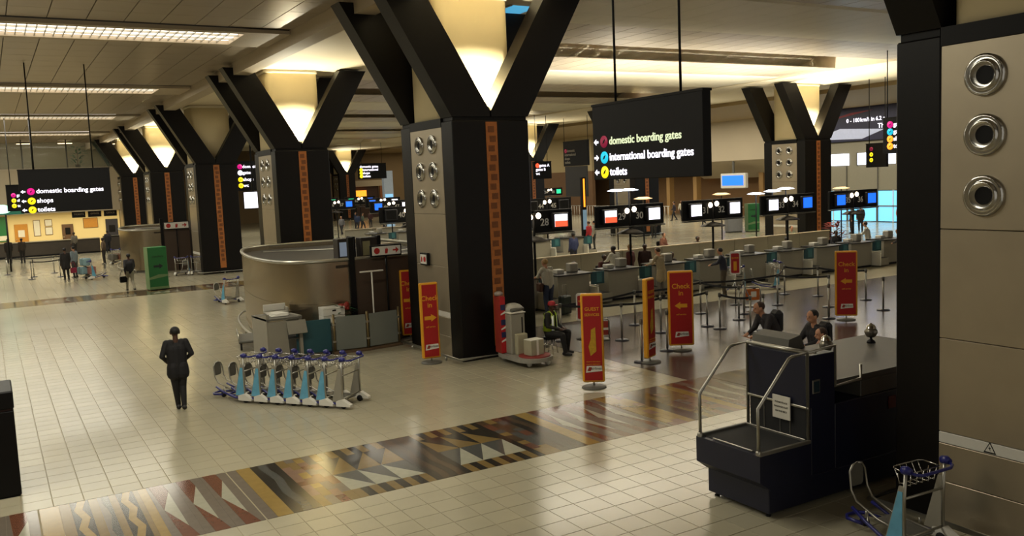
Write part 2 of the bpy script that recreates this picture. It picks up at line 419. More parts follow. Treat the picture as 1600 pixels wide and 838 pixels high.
# folded ceiling over the check-in bay
ZV, ZR = 9.05, 10.25
ceil2 = struct('ceiling', B().box(13.3, -3, 10.45, 64, 122, 10.7), gapm)
fold = []   # (y,z) profile
for k in range(-2, 6):
    yr = RIDGE+PITCH*k
    fold += [(yr-5.2, ZV), (yr-.95, ZR), (yr+.95, ZR), (yr+5.2, ZV)]
n = 0; fieldr = B()
cand = []
for (ya, za), (yb, zb) in zip(fold[:-1], fold[1:]):
    ln = math.hypot(yb-ya, zb-za); m_ = max(1, round(ln/1.45))
    for j in range(m_):
        f0, f1 = j/m_, (j+1)/m_
        for i in range(24):
            x = 13.3+.945*i
            cand.append((inview(x+.5, ya+(yb-ya)*f0, za, .06), x, ya+(yb-ya)*f0, za+(zb-za)*f0, ya+(yb-ya)*f1, za+(zb-za)*f1))
for vis, x, ya, za, yb, zb in sorted(cand, key=lambda t: (not t[0], t[1]**2+t[2]**2)):
    dy, dz = yb-ya, zb-za; ln = math.hypot(dy, dz); g = .006/ln
    v = [(x+.005, ya+dy*g, za+dz*g), (x+.94, ya+dy*g, za+dz*g), (x+.94, yb-dy*g, zb-dz*g), (x+.005, yb-dy*g, zb-dz*g)]
    v8 = [(a, b_, c+.04) for a, b_, c in v]+[(a, b_, c) for a, b_, c in v]
    if n < 300 and vis:
        n += 1; part('panel', B().add(v8, [(7,6,5,4),(4,5,1,0),(5,6,2,1),(6,7,3,2),(7,4,0,3)]), panelr, ceil2)
    else: fieldr.add(v8, [(7,6,5,4),(4,5,1,0),(5,6,2,1),(6,7,3,2),(7,4,0,3)])
o = part('panel_field', fieldr, panelr, ceil2); o['kind'] = 'stuff'
bk = B()
for (ya, za), (yb, zb) in zip(fold[:-1], fold[1:]): bk.add([(13.3,ya,za+.03),(36,ya,za+.03),(36,yb,zb+.03),(13.3,yb,zb+.03)], [(0,1,2,3)])
part('backing', bk, gapm, ceil2)
names = ['louvred trough over the check-in hall nearest the camera', 'long louvred trough tinted with warm lamp light above the hanging sign', 'second louvred trough of the folded check-in ceiling', 'third louvred trough of the folded check-in ceiling', 'fourth louvred trough of the folded check-in ceiling', 'farthest louvred trough of the folded check-in ceiling']
louv_o = M('louvre_warm_reflection', 'b87c48', .45, .2, var=.1)  # orange base colour stands in for warm lamp light reflected on the louvres
for i, k in enumerate((-1, 0, 1, 2, 3, 4)):
    louvre_light('ceiling_light', 16.2, 35.3, RIDGE+1.45+PITCH*k, ZR-.26, .85, 2, names[i], louv_o, .2, -.275)
wd = struct('window_30', B().box(12.45, 20.6, 8.97, 13.26, 22.3, 9.0), glow('skylight_blue', '58b4e0', .8))
part('frame', B().box(12.38, 20.5, 8.965, 12.45, 22.4, 9.0), trimm, wd)
struct('trim_3', B().box(36, -3, 9.0, 44.4, 122, 10.4), soffitm)
struct('trim_4', B().box(13.28, -3, 9.0, 13.34, 122, 10.4), soffitm)
struct('ceiling', B().box(44.4, -3, 8.75, 64, 122, 9.0), M('ceiling_tan', '8f7c58', .7, var=.06, scale=1))

# ------------------------------------------------------------------ columns
def rounded_rect(x0, y0, x1, y1, r, n=5):
    out = []
    for cx, cy, a in ((x1-r,y1-r,0), (x0+r,y1-r,90), (x0+r,y0+r,180), (x1-r,y0+r,270)):
        out += [(cx+r*math.cos(math.radians(a+90*i/n)), cy+r*math.sin(math.radians(a+90*i/n))) for i in range(n+1)]
    return out
def make_column():
    t = thing('column', 'x', 'column')
    hx = 1.065
    for s in (-1, 1):
        y0, y1 = (-1.5, -.91) if s < 0 else (.91, 1.5)
        part('pier', B().cbox(-hx, y0, 0, hx, y1, 5.84, .02), black, t)
        part('neck', B().box(-hx+.04, y0+.04, 5.84, hx-.04, y1-.04, 5.93), blackside, t)
        L = [(-1.06,5.93), (-.02,5.93), (-.02,6.08), (-1.72,8.93), (-2.8,8.93)]
        part('arm', B().prism(L, y0, y1, 'y'), black, t)
        part('arm', B().prism([(-x, z) for x, z in L], y0, y1, 'y'), black, t)
    part('core', B().prism(rounded_rect(-1.03, -.86, 1.03, .86, .25), 5.6, 9.0, 'z', True), cream, t)
    part('cornice', B().prism(rounded_rect(-1.06, -.89, 1.06, .89, .26), 8.86, 9.0, 'z', True), soffitm, t)
    part('lintel', B().box(-hx-.005, -.91, 5.72, hx+.005, .91, 5.93), blackside, t)
    for s in (-1, 1):
        x0, x1 = (-hx, -hx+.05) if s < 0 else (hx-.05, hx)
        zs = [0, .55, 1.02, 1.16, 2.3, 3.6, 5.72]
        for a, c in zip(zs[:-1], zs[1:]):
            part('steel_panel', B().cbox(x0, -.905, a+.004, x1, .905, c-.004, .006), white if a == 1.02 else steel, t)
        for yy in (-.375, .375):
            for zz in (3.99, 4.67, 5.33):
                # air nozzle : flange ring, conical dish, black throat (axis along x)
                prof = [(.235, 0), (.235, .03), (.205, .045), (.175, .02), (.16, .05), (.14, .06), (.105, -.0), (.1, .01)]
                b = B().lathe(prof, 28); b.v = [(-z, y, x) for x, y, z in b.v]
                nz = part('nozzle', b, chrome if s < 0 else alum, t, (s*hx, yy, zz), (0, 0, 0 if s < 0 else pi))
                b = B().lathe([(.0001, .012), (.104, .012)], 20); b.v = [(-z, y, x) for x, y, z in b.v]
                part('throat', b, dark, nz)
    for s in (-1, 1):
        part('copper_strip', B().box(-.155, s*1.5-.015, .3, .155, s*1.5+.015, 5.8), orange, t)
        if s < 0:
            for k in range(22):
                z = .75+k*.232
                link('plaque', plq_me, t, ((-.02 if k % 2 else .02), -1.515, z))
    loop = [(-1.28,-1.72,.12), (1.28,-1.72,.12), (1.28,1.72,.12), (-1.28,1.72,.12)]
    rail = part('bumper_rail', B().tube(loop, .035, 8, True), alum, t)
    for x, y in ((-1.28,-1.0), (-1.28,1.0), (0,-1.72), (0,1.72), (1.28,-1.0), (1.28,1.0)):
        part('rail_foot', B().tube([(x,y,0),(x,y,.1)], .025, 6), alum, rail)
    lampb = part('uplight', B().lathe([(.001,0),(.09,0),(.11,.1),(.09,.1),(.07,.06),(.001,.06)], 16), alum, t, (0, -1.2, 6.08))
    return t
plq = B().box(-.085, -.008, -.075, .085, .008, .075); plq.box(-.05, -.014, -.045, .05, .0, -.015); plq.box(-.05, -.014, .02, -.01, .0, .05); plq.box(.02, -.014, .01, .05, .0, .055)
plq_me = plq.mesh('plaque', plaque)
col0 = make_column()
CX1, CY1 = 10.71, 20.37
cols = []
lab = {-1: 'huge black and steel column cut off by the right edge', 0: 'big black Y-shaped column in the centre with a copper strip', 1: 'black Y-shaped column rising behind the steel drum enclosure', 2: 'Y-shaped column with an unlit grey core, left of centre', 3: 'lit Y-shaped column second from the left end', 4: 'leftmost and farthest lit Y-shaped column of the near row'}
lit = {-1: 0, 0: 1, 1: 1, 2: 0, 3: 1, 4: 1}
tri = [(0, .075), (-.075, -.06), (.075, -.06)]
hz = part('hazard_mark', B().prism([(y+.0, z) for y, z in tri], -1.068, -1.0655, 'x'), dark, col0, (0, .27, 1.095))
part('hazard_face', B().prism([(y*.72, z*.72) for y, z in tri], -1.070, -1.068, 'x'), white, hz)
part('hazard_bolt', B().prism([(.012,.03),(-.018,-.005),(.0,-.005),(-.014,-.035),(.018,.004),(.0,.004)], -1.072, -1.070, 'x'), dark, hz)
UPL = 1250
def uplight(x, y, e):
    l = bpy.data.lights.new('uplight', 'SPOT'); l.energy = e; l.color = (1, .92, .69); l.spot_size = math.radians(170); l.spot_blend = .35; l.shadow_soft_size = .08
    o = bpy.data.objects.new('uplight_lamp', l); C.objects.link(o); o.location = (x, y-1.22, 6.22); o.rotation_euler = (pi-.10, 0, 0)
for n in range(-1, 5):
    y = CY1+PITCH*n
    if n == 0:
        base_col = dup(col0)
        for ch in list(base_col.children):
            if ch.name.startswith('hazard_mark'):
                for g in list(ch.children): bpy.data.objects.remove(g)
                bpy.data.objects.remove(ch)
    c = col0 if n == -1 else (base_col if n == 0 else dup(base_col))
    c.location = (CX1, y, 0); c['label'] = lab[n]
    if lit[n]: uplight(CX1, y, UPL)
lab2 = {1: 'Y-shaped column at the far right beside the wide advertisement', 2: 'far Y-shaped column half hidden behind the hanging gate sign', 3: 'far Y-shaped column just right of the big central column', 4: 'distant Y-shaped column seen left of the big central column', 6: 'tiny distant lit Y-shaped column in the central gap'}
for n in (1, 2, 3, 4, 6):
    y = CY1+PITCH*n
    c = dup(base_col, (40.0, y, 0), None, lab2[n]); uplight(40.0, y, UPL*.8)

# ------------------------------------------------------------------ far walls
def wallbox(name, x0, y0, z0, x1, y1, z1, mat): return struct(name, B().box(x0, y0, z0, x1, y1, z1), mat)
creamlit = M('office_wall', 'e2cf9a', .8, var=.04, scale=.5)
# left far end : ticket offices under a mezzanine
wb = wallbox('wall_back', -20, 86, 0, 14, 86.3, 3.5, creamlit)
wallbox('wall_back', -20, 80.5, 3.3, 12.6, 81.0, 6.7, wallm)
wallbox('ceiling', -20, 80.5, 3.2, 14, 86.3, 3.3, wallm)
wallbox('floor', -20, 81, 6.7, 14, 95, 6.8, wallm)
wallbox('wall_back', -20, 90, 6.8, 14, 90.3, 10.4, M('mezz_wall', '8f8468', .8, var=.1, scale=.4))
wallbox('wall_back', -20, 118, 0, 62, 118.4, 10.6, M('end_wall', '7d6848', .8, var=.1, scale=.3))
wallbox('wall_left', -20.3, -3, 0, -20, 118, 10.6, wallm)
area('office_lamp', (0, 83.5, 3.15), 26, 2.0, 900, (1, .86, .55))
area('mezzanine_lamp', (2, 85, 9.6), 20, 3, 450, (1, .88, .6))
for i, (x0, x1, z1, mt, lb) in enumerate(((1.9, 2.9, 2.3, M('door_orange', 'b9812f', .6), 'orange timber door'), (5.5, 6.4, 2.1, M('door_brown', '5d4430', .6), 'brown door'), (9.0, 10.0, 2.35, M('door_navy', '20202c', .6), 'dark navy door'))):
    d = struct('door_%d' % (i+1), B().cbox(x0, 85.9, 0, x1, 86.02, z1, .02), mt); d['label'] = lb
    part('door_panel', B().cbox(x0+.25, 85.86, 1.2, x1-.25, 85.92, 1.8, .02), white if i == 0 else dark, d)
    part('handle', B().ball((x0+.1, 85.84, 1.0), .05, 5), chrome, d)
for i, (x, z, w, h, lb) in enumerate(((3.6, 1.9, .45, 1.3, 'tall white notice beside the orange office door'), (4.5, 2.3, .5, .5, 'upper white notice between the two office doors'), (4.5, 1.6, .5, .6, 'lower white notice between the two office doors'), (7.8, 2.1, 1.1, .8, 'orange blind over the ticket office hatch'))):
    t = thing('notice', lb, 'notice', (x, 85.98, z)); part('frame', B().cbox(-w/2-.04, -.03, -h/2-.04, w/2+.04, .02, h/2+.04, .01), walld, t); part('sheet', B().box(-w/2, -.04, -h/2, w/2, -.03, h/2), M('door_orange', '', .6) if i == 3 else white, t)
for i, x in enumerate((6.5, 7.7, 8.9, 11.4)):
    t = thing('wall_sign', '%s small dark sign board above the ticket offices, counted from the left' % ORD[i], 'sign', (x, 81.0, 3.0), 0, 'signs above the ticket offices')
    part('board', B().cbox(-.5, -.2, -.28, .5, -.08, .28, .02), dark, t); part('lettering', text('OFFICE' if i else 'TICKETS', .0001+.2, M('brown_letters', '8a7a60', .6)), walld, t, (0, -.21, 0), FY)
def ledge(name, label, x0, x1, y0, y1, z, m1, m2):
    t = thing(name, label, 'counter', ((x0+x1)/2, (y0+y1)/2, 0)); w = (x1-x0)/2; d = (y1-y0)/2
    part('front', B().cbox(-w, -d, 0, w, d, z-.05, .02), m1, t); part('counter_top', B().cbox(-w-.03, -d-.05, z-.05, w+.03, d+.05, z, .015), m2, t)
    part('plinth', B().box(-w+.05, -d-.01, 0, w-.05, -d, .12), dark, t); return t
stone_d = M('counter_stone', '3c342a', .5, var=.2, scale=3)
ledge('ticket_counter', 'long dark ticket counter below the lit offices', -8, 7.5, 76.5, 77.4, 1.15, stone_d, M('counter_edge', '8a8068', .5))
ledge('ticket_counter', 'short dark ticket counter right of the office queue', 7.9, 13.6, 77.4, 78.2, 1.2, stone_d, dark)
# mezzanine glazing, plants and downlights
for i, x in enumerate((-2.0, 1.2, 4.4, 7.6, 10.8)):
    wd = struct('window_%d' % (i+1), B().box(x-1.58, 80.70, 6.8, x+1.58, 80.72, 8.9), M('mezz_glass', '8fa096', .05, var=.02, alpha=.18))
    part('mullion', B().cbox(x+1.55, 80.62, 6.7, x+1.65, 80.8, 9.1, .01), greyd, wd)
    part('sill', B().cbox(x-1.6, 80.55, 6.68, x+1.6, 80.75, 6.82, .01), trimm, wd)
for i, (x, y, w) in enumerate(((3.1, 84, 1.0), (6.2, 84, 1.1), (8.8, 85, 1.0), (10.6, 86, .9))):
    t = thing('downlight', '%s glowing oblong downlight in the mezzanine from the left' % ORD[i], 'ceiling light', (x, y, 8.98), 0, 'mezzanine downlights')
    part('trim_ring', B().cbox(-w/2-.06, -.26, 0, w/2+.06, .26, .1, .02), trimm, t); part('lens', B().cbox(-w/2, -.2, -.04, w/2, .2, 0, .02), gl_warm, t)
def leafy(name, label, loc, h, r, n, mat, pot=True):
    t = thing(name, label, 'plant', loc); rr = random.Random(int(loc[0]*77+loc[1]))
    if pot: part('pot', B().lathe([(.001,0),(.16,0),(.22,.35),(.19,.35),(.17,.3),(.001,.3)], 14), walld, t)
    b = B()
    for i in range(n):
        a = rr.uniform(0, 2*pi); rad = r*rr.uniform(.3, 1); z = .35+(h-.35)*rr.random(); l = .25+.2*rr.random()
        p = Vector((math.cos(a)*rad, math.sin(a)*rad, z)); q = Vector((math.cos(a), math.sin(a), rr.uniform(-.3, .6))).normalized()*l; s = Vector((-math.sin(a), math.cos(a), 0))*.07
        b.add([p-q*.4, p+s, p+q, p-s+Vector((0,0,.02))], [(0,1,2),(0,2,3)])
    part('foliage', b, mat, t); part('stem', B().tube([(0,0,.2),(.03,0,h*.6),(0,.03,h*.9)], .025, 6), walld, t); return t
green = M('foliage_green', '1f5a34', .6, var=.3); redf = M('flower_red', '8f2a1c', .6, var=.3)
leafy('potted_plant', 'dark green plant behind the mezzanine glass at left', (7.0, 83.5, 6.8), 1.9, .7, 90, green)
leafy('potted_plant', 'brownish plant behind the mezzanine glass near the columns', (9.6, 83.2, 6.8), 1.7, .6, 70, M('foliage_brown', '6a4a28', .6, var=.3))

t = thing('logo_sign', 'small glowing green oval logo sign at the left edge', 'sign', (1.0, 62.5, 0))
part('post', B().tube([(0,0,0),(0,0,3.5)], .05, 8), dark, t); part('panel', B().cbox(-.9, -.06, 3.5, 1.0, .06, 4.1, .02), M('logo_teal', '1c5a48', .5, emit=.25), t)
b = B().lathe([(.0001,0),(.55,0)], 22); b.v = [(a-.2, -.07, 3.85+c_*.5) for a, c_, e in b.v]; part('oval', b, glow('oval_glow', 'b8f0d8', 1.2), t)
t = thing('poster_wall', 'green poster wall beside the lit ticket offices', 'poster wall', (.2, 85.9, 0)); part('panel', B().cbox(-1.2, -.04, .9, 1.2, .04, 3.0, .02), M('panel_green', '1c6a3a', .5), t); part('white_strip', B().box(-1.1, -.05, 1.0, 1.1, -.04, 1.4), white, t); part('leg', B().cbox(-1.1, -.03, 0, -1.0, .03, .9, .01), greyd, t); part('leg', B().cbox(1.0, -.03, 0, 1.1, .03, .9, .01), greyd, t)
# right far side : wall parallel to the column rows at x = 58
wallbox('wall_right', 58, 49.3, 5.2, 58.4, 78, 8.9, wallm)
wallbox('wall_right', 58, -3, 2.4, 58.4, 41.5, 8.9, M('panel_wall', '7f7a68', .6, var=.06))
wallbox('wall_right', 58, 41.5, 2.4, 58.4, 49.3, 6.2, MATS['panel_wall'])
wallbox('wall_right', 58, 41.5, 6.2, 58.4, 49.3, 8.9, M('wall_night', '2a2a3c', .6))
wallbox('wall_right', 63, -3, 0, 63.4, 118, 10.4, M('brown_hall', '7a5c3a', .8, var=.1, scale=.4))
wallbox('wall_right', 58, 80, 0, 58.4, 118, 4.9, walld); wallbox('wall_right', 58, 80, 4.9, 58.4, 118, 8.9, M('cream_wall', 'b0a078', .8, var=.05))
# slanted underside below the upper wall
struct('trim_5', B().prism([(58, 5.2), (61.5, 5.2), (61.5, 3.6)], 49.3, 66, 'y'), wallm)
for i in range(7):
    y = 30+2.7*i
    wd = struct('window_%d' % (i+10), B().box(57.98, y, .05, 58.02, y+2.6, 2.35), gl_day)
    part('frame', B().box(57.9, y+2.58, 0, 58.1, y+2.72, 2.4), greyd, wd); part('rail', B().box(57.92, y, 1.15, 58.06, y+2.6, 1.25), alum, wd)
    part('mullion', B().box(57.92, y+1.25, 0, 58.06, y+1.32, 2.4), white, wd)
for i, (y, w) in enumerate(((41.9, 1.1), (43.6, 1.6), (46.0, 2.3), (49.0, 1.6))):
    wd = struct('window_%d' % (i+20), B().box(57.93, y, 4.35, 57.99, y+w, 5.25), glow('clerestory_glass', 'dfe6ff', 2.0))
    part('frame', B().box(57.9, y+w, 4.3, 58.0, y+w+.1, 5.3), greyd, wd)
for i, y in enumerate((41.5, 43.4, 46.2, 49.0)):
    struct('trim_%d' % (10+i), B().box(57.92, y, 2.4, 58.0, y+.05, 4.3), greyd)
# big car advertisement
t = thing('advertisement', 'wide dark advertisement with silver streaks and white lettering', 'poster', (57.9, 45.2, 6.2))
part('frame', B().cbox(-.06, -4.3, -.06, .08, 4.3, 2.75, .03), dark, t)
part('panel', B().box(-.08, -4.2, 0, -.06, 4.2, 2.65), M('ad_navy', '1a1a3a', .4, var=.5, scale=.7), t)
part('silver_streak', B().prism([(4.2, .25), (1.5, 1.0), (-2.5, .75), (-.5, .12)], -.1, -.08, 'x'), M('ad_silver', 'b9c0d8', .3, .3, emit=.25), t)
part('red_streak', B().prism([(3.6, 1.55), (.5, 2.15), (-1.5, 2.25), (.2, 2.0)], -.1, -.08, 'x'), M('ad_red', '7a1420', .4), t)
yy = .9
for wd_ in ('0', '-', '100', 'km/h', 'in', '6.2', 's'):
    o = link('slogan', text(wd_, .42, gl_text, 'LEFT'), t, (-.1, yy, 1.55), FX); yy -= o.dimensions.x+.14
link('slogan', text('Thrills', .5, gl_text, 'LEFT'), t, (-.1, -1.9, 1.0), FX)
# blue departure monitor on the brown wall
t = thing('departure_monitor', 'bright blue departure monitor in a white case on the far brown wall', 'monitor', (58.15, 58.6, 2.86))
part('case', B().cbox(-.1, -1.55, -.15, .3, 1.55, 1.2, .06), white, t); part('screen', B().box(-.13, -1.3, .12, -.1, 1.3, 1.0), gl_blue, t); part('wall_bracket', B().cbox(-.05, -.1, 1.2, .1, .1, 2.30, .02), greyd, t)
for i, (x, y, z, w) in enumerate(((62.9, 66.6, 4.0, 1.1), (62.9, 96, 4.4, 1.8), (62.9, 92.5, 4.4, 1.8))):
    t = thing('wall_lamp', ['amber wall lamp left of the blue departure monitor', 'left one of two amber lamps on the far brown wall', 'right one of two amber lamps on the far brown wall'][i], 'lamp', (58.0 if i else 62.9, y, z), 0, 'amber wall lamps')
    part('shade', B().cbox(-.2, -w/2, -.12, 0, w/2, .12, .04), gl_amber, t); part('plate', B().cbox(-.03, -w/2-.06, -.16, .0, w/2+.06, .16, .02), walld, t)
for i, y in enumerate((51, 55, 57.3, 66, 70)):
    struct('trim_%d' % (20+i), B().prism([(60.5, y), (61.1, y), (61.1, y+.5), (60.5, y+.5)], 0, 5.2), M('timber_pilaster', '9c7a48', .6, var=.15, stretch=(4, 4, .3)))
# balustrade of the far walkway
for i in range(9):
    y = 66+3*i
    t = thing('balustrade', '%s pale balustrade bay of the distant walkway from the right' % ORD[i], 'railing', (57, y, 0), 0, 'far walkway balustrade')
    part('handrail', B().tube([(0,0,1.1),(0,3,1.1)], .04, 6), alum, t)
    for k in range(6): part('baluster', B().tube([(0,.25+.5*k,0),(0,.25+.5*k,1.1)], .03, 6), white, t)

# ------------------------------------------------------------------ hanging signs
def sign(label, loc, w, h, lines, rot, rods, mat_text=gl_text, ts=.2, back=True):
    """lines: (z, arrow dir, dot material, text).  local: x right, y into the board, z up; origin bottom centre"""
    t = thing('hanging_sign', label, 'sign', loc, rot)
    part('board', B().cbox(-w/2, -.09, 0, w/2, .09, h, .012), dark, t)
    part('edge_trim', B().box(-w/2-.012, -.1, h-.03, w/2+.012, .1, h+.012), blackside, t)
    for z, arr, dm, s in lines:
        x = -w/2+.11
        if arr:
            k = ts*.55; d = -1 if arr == '<' else 1
            part('arrow', B().prism([(x-d*k*.6, z-k*.18), (x, z-k*.18), (x, z-k*.5), (x+d*k*.62, z), (x, z+k*.5), (x, z+k*.18), (x-d*k*.6, z+k*.18)], -.098, -.09, 'y'), mat_text, t)
        if dm:
            b = B().lathe([(.0001, 0), (ts*.56, 0), (ts*.56, .008)], 20); b.v = [(x_+(-w/2+.35), -.098+z_, y_+z) for x_, y_, z_ in b.v]
            dt = part('pictogram_disc', b, dm, t)
            part('pictogram', B().prism([(-w/2+.31, z-.04), (-w/2+.36, z-.02), (-w/2+.40, z+.05), (-w/2+.34, z+.02)], -.104, -.099, 'y'), dark, dt)
        if s: link('lettering', text(s, ts, mat_text, 'LEFT'), t, (-w/2+(.51 if dm else .2), -.096, z), FY)
    for x in rods[0]: part('hanger_rod', B().tube([(x, 0, h), (x, 0, rods[1]-loc[2])], .022, 8), dark, t)
    return t
sign('big black hanging sign to domestic and international boarding gates', (10.0, 12.12, 4.31), 2.98, 1.39,
     ((.70, '<', gl_rose, ''), (.41, '>', gl_cyan, 'international boarding gates'), (.14, '<', gl_yel, 'toilets')), -pi/2, ((-.87, .88), 9.0))
bs = [o for o in C.objects if o.name.startswith('hanging_sign')][0]
link('lettering', text('domestic boarding gates', .2, gl_dim, 'LEFT'), bs, (-1.49+.51, -.096, .70), FY)
sign('wide black hanging sign with magenta and yellow discs at left', (2.5, 35.2, 3.92), 2.92, 1.5,
     ((.74, '<', gl_mag, 'domestic boarding gates'), (.41, '<', gl_yel, 'shops'), (.1, '<', gl_yel, 'toilets')), 0, ((-.95, .93), CZ), ts=.22)
sign('smaller black hanging sign partly hidden behind the left sign', (1.9, 58, 3.75), 1.7, 1.5, ((.9, '', gl_mag, 'gates'), (.6, '', gl_yel, 'shops'), (.3, '', gl_yel, 'toilets')), 0, ((-.6, .6), CZ), ts=.22)
sign('black hanging sign with four glowing lines between two left columns', (15.1, 60, 4.35), 1.5, 1.95, ((1.6, '', gl_mag, 'domestic'), (1.2, '', gl_text, 'gates'), (.75, '', gl_yel, 'shops'), (.35, '', gl_yel, 'wc')), 0, ((-.55, .55), 9.05), ts=.3)
sign('distant black hanging sign with yellow discs in the central gap', (36.9, 92, 5.05), 3.3, 1.7, ((1.35, '', None, 'domestic gates'), (1.0, '', gl_yel, 'international'), (.65, '', gl_yel, 'shops'), (.3, '', gl_yel, 'toilets')), 0, ((-1.2, 1.2), 9.0), ts=.36)
s5 = sign('tall unlit dark hanging sign behind the international gates sign', (40.0, 57.2, 5.2), 3.3, 1.95, ((1.2, '', gl_rose, 'domestic'), (.9, '', None, 'international'), (.6, '', None, 'shops'), (.3, '', None, 'toilets')), -pi/2, ((-1.6, 1.6), 9.0), M('dim_letters', '8a8478', .6), .3)
part('lower_panel', B().cbox(-1.55, -.05, -2.4, 1.45, .05, -.02, .02), M('smoked_panel', '2a2824', .4), s5)
sign('black hanging sign with four coloured dots beside the right column', (33.0, 23.3, 4.8), 2.2, 1.5, ((1.2, '', gl_mag, 'gates'), (.9, '', gl_cyan, 'gates'), (.6, '', gl_amber, 'shops'), (.3, '', gl_amber, 'toilets')), -pi/2, ((-.95, .9), 9.4), ts=.26)
sign('grey hanging sign with faint lines left of the four dot sign', (42.0, 31.5, 4.2), 1.3, 1.3, ((1.0, '', gl_rose, ''), (.7, '', gl_yel, ''), (.4, '', gl_yel, '')), -pi/2, ((-.5, .5), 9.0), MATS['dim_letters'], .2)
sign('small black sign with white lines peeking left of the big sign', (36, 56, 4.3), 1.6, 1.3, ((1.0, '', gl_red, 'gates A'), (.7, '', None, 'gates B'), (.4, '', None, 'wc')), 0, ((-.5, .5), 9.05), ts=.3)

# ------------------------------------------------------------------ steel drum enclosure (stair head) between the columns
def drum(label, ox, oy, detail=True):
    t = thing('stair_enclosure', label, 'enclosure', (ox, oy, 0))
    out = [(1.4,-.05), (.55,0), (.1,.25), (-.2,.75), (-.35,1.5), (-.4,2.3), (-.38,3.3), (-.25,4.6), (-.02,6.0), (.3,7.2), (.75,8.05), (1.5,8.4)]
    # smooth the outline
    P = [Vector((x, y)) for x, y in out]; sm = []
    for i in range(len(P)-1):
        p0 = P[max(i-1,0)]; p1 = P[i]; p2 = P[i+1]; p3 = P[min(i+2, len(P)-1)]
        for k in range(4):
            q = k/4; sm.append(.5*((2*p1)+(-p0+p2)*q+(2*p0-5*p1+4*p2-p3)*q*q+(-p0+3*p1-3*p2+p3)*q**3))
    sm.append(P[-1]); H = 2.40
    # wall panels between seams
    cuts = [0, 11, 22, 33, len(sm)-1]
    for a, c in zip(cuts[:-1], cuts[1:]):
        for z0, z1 in ((.12, 1.25), (1.25, H)):
            b = B(); seg = sm[a:c+1]; n = len(seg)
            inn = []
            for i, p in enumerate(seg):
                d = (seg[min(i+1,n-1)]-seg[max(i-1,0)]).normalized(); inn.append(p+Vector((-d.y, d.x))*(-.06))
            g = .004
            v = [(p.x,p.y,z0+g) for p in seg]+[(p.x,p.y,z1-g) for p in seg]+[(p.x,p.y,z0+g) for p in inn]+[(p.x,p.y,z1-g) for p in inn]
            b.add(v[:2*n], [(i+1,i,n+i,n+i+1) for i in range(n-1)], True); b.add(v[2*n:], [(i,i+1,n+i+1,n+i) for i in range(n-1)], True)
            b.add(v, [(n+i,3*n+i,3*n+i+1,n+i+1) for i in range(n-1)]+[(2*n+i,i,i+1,2*n+i+1) for i in range(n-1)]+[(0,2*n,3*n,n), (n-1,2*n-1,4*n-1,3*n-1)])
            part('steel_panel', b, steel_drum, t)
    full = [(p.x, p.y) for p in sm]+[(5.2, 8.4), (5.2, -.05)]
    part('rim', B().tube([(x, y, H) for x, y in full], .05, 8, True), alum, t)
    part('roof_mesh', B().prism([(x+(.04 if x < 1 else 0), y) for x, y in full], H-.22, H-.14), M('roof_mesh', '2a2620', .7, var=.3, scale=30, bump=.3), t)
    for i, p in enumerate(((.6,.7,5.1,3.6), (1.0,7.2,5.1,4.8))): part('roof_rib', B().tube([(p[0],p[1],H-.13),(p[2],p[3],H-.13)], .03, 6), alum, t)
    part('side_wall', B().box(1.4, -.08, 0, 5.2, -.02, H), M('brown_panel', '43352a', .4, var=.15, scale=1.5), t)
    part('back_wall', B().box(1.5, 8.36, 0, 5.2, 8.42, H), steel_drum, t)
    part('corner_post', B().cbox(1.36, -.14, 0, 1.52, .02, H+.6, .01), dark, t)
    part('plinth', B().prism([(x+.05*(1 if x < .5 else 0), y+(.05 if y < 1 else 0)) for x, y in full], 0, .12), greyd, t)
    # bumper rail round the curved side
    rp = sm[8:44]; off = []
    for i, p in enumerate(rp):
        d = (rp[min(i+1,len(rp)-1)]-rp[max(i-1,0)]).normalized(); off.append(p+Vector((-d.y, d.x))*.24)
    rail = part('bumper_rail', B().tube([(p.x,p.y,.2) for p in off], .035, 8), alum, t)
    for i in (0, 9, 18, 27, len(off)-1): part('rail_foot', B().tube([(off[i].x,off[i].y,0),(off[i].x,off[i].y,.2)], .025, 6), alum, rail)
    return t
D1 = drum('curved brushed steel stair enclosure left of the central column', 7.0, 23.0)
drum('smaller looking steel stair enclosure at the far left columns', 7.0, 53.2)
def no_entry_board(label, loc, w, h, symbols, rz=0):
    t = thing('regulatory_sign', label, 'sign', loc, rz)
    part('frame', B().cbox(-w/2-.04, -.04, -.04, w/2+.04, .04, h+.04, .01), dark, t)
    part('face', B().box(-w/2, -.05, 0, w/2, -.04, h), white, t)
    rs = M('symbol_red', 'a8201c', .5)
    for k, sy in enumerate(symbols):
        x = -w/2+w*(k+.5)/len(symbols); z = h/2; r = min(h*.36, w/len(symbols)*.4)
        if sy == 'o':
            b = B().lathe([(.0001,0),(r,0)], 18); b.v = [(a+x, -.055-.0*c, b_+z) for a, b_, c in b.v]; part('symbol', b, rs, t)
        elif sy == '>': part('symbol', B().prism([(x-r,z-r*.25),(x,z-r*.25),(x,z-r),(x+r,z),(x,z+r),(x,z+r*.25),(x-r,z+r*.25)], -.056, -.05, 'y'), rs, t)
        else: part('symbol', B().prism([(x-r*.5,z-r),(x+r*.3,z-r),(x+r*.6,z+.2*r),(x+r*.2,z+r),(x-r*.1,z+.3*r),(x-r*.4,z+.9*r)], -.056, -.05, 'y'), rs, t)
    return t
for t in (no_entry_board('white sign with three red symbols on the steel enclosure', (9.4, 22.78, 2.46), .84, .24, 'oh>'), no_entry_board('small white sign with red symbols on the far steel enclosure', (9.2, 52.95, 2.4), 1.3, .35, 'oh>')):
    part('post', B().tube([(0,0,-t.location.z),(0,0,-.02)], .03, 8), dark, t)
no_entry_board('little framed sign with red symbols on the central column', (9.6, 20.67, 2.32), .36, .24, 'ho', -pi/2)
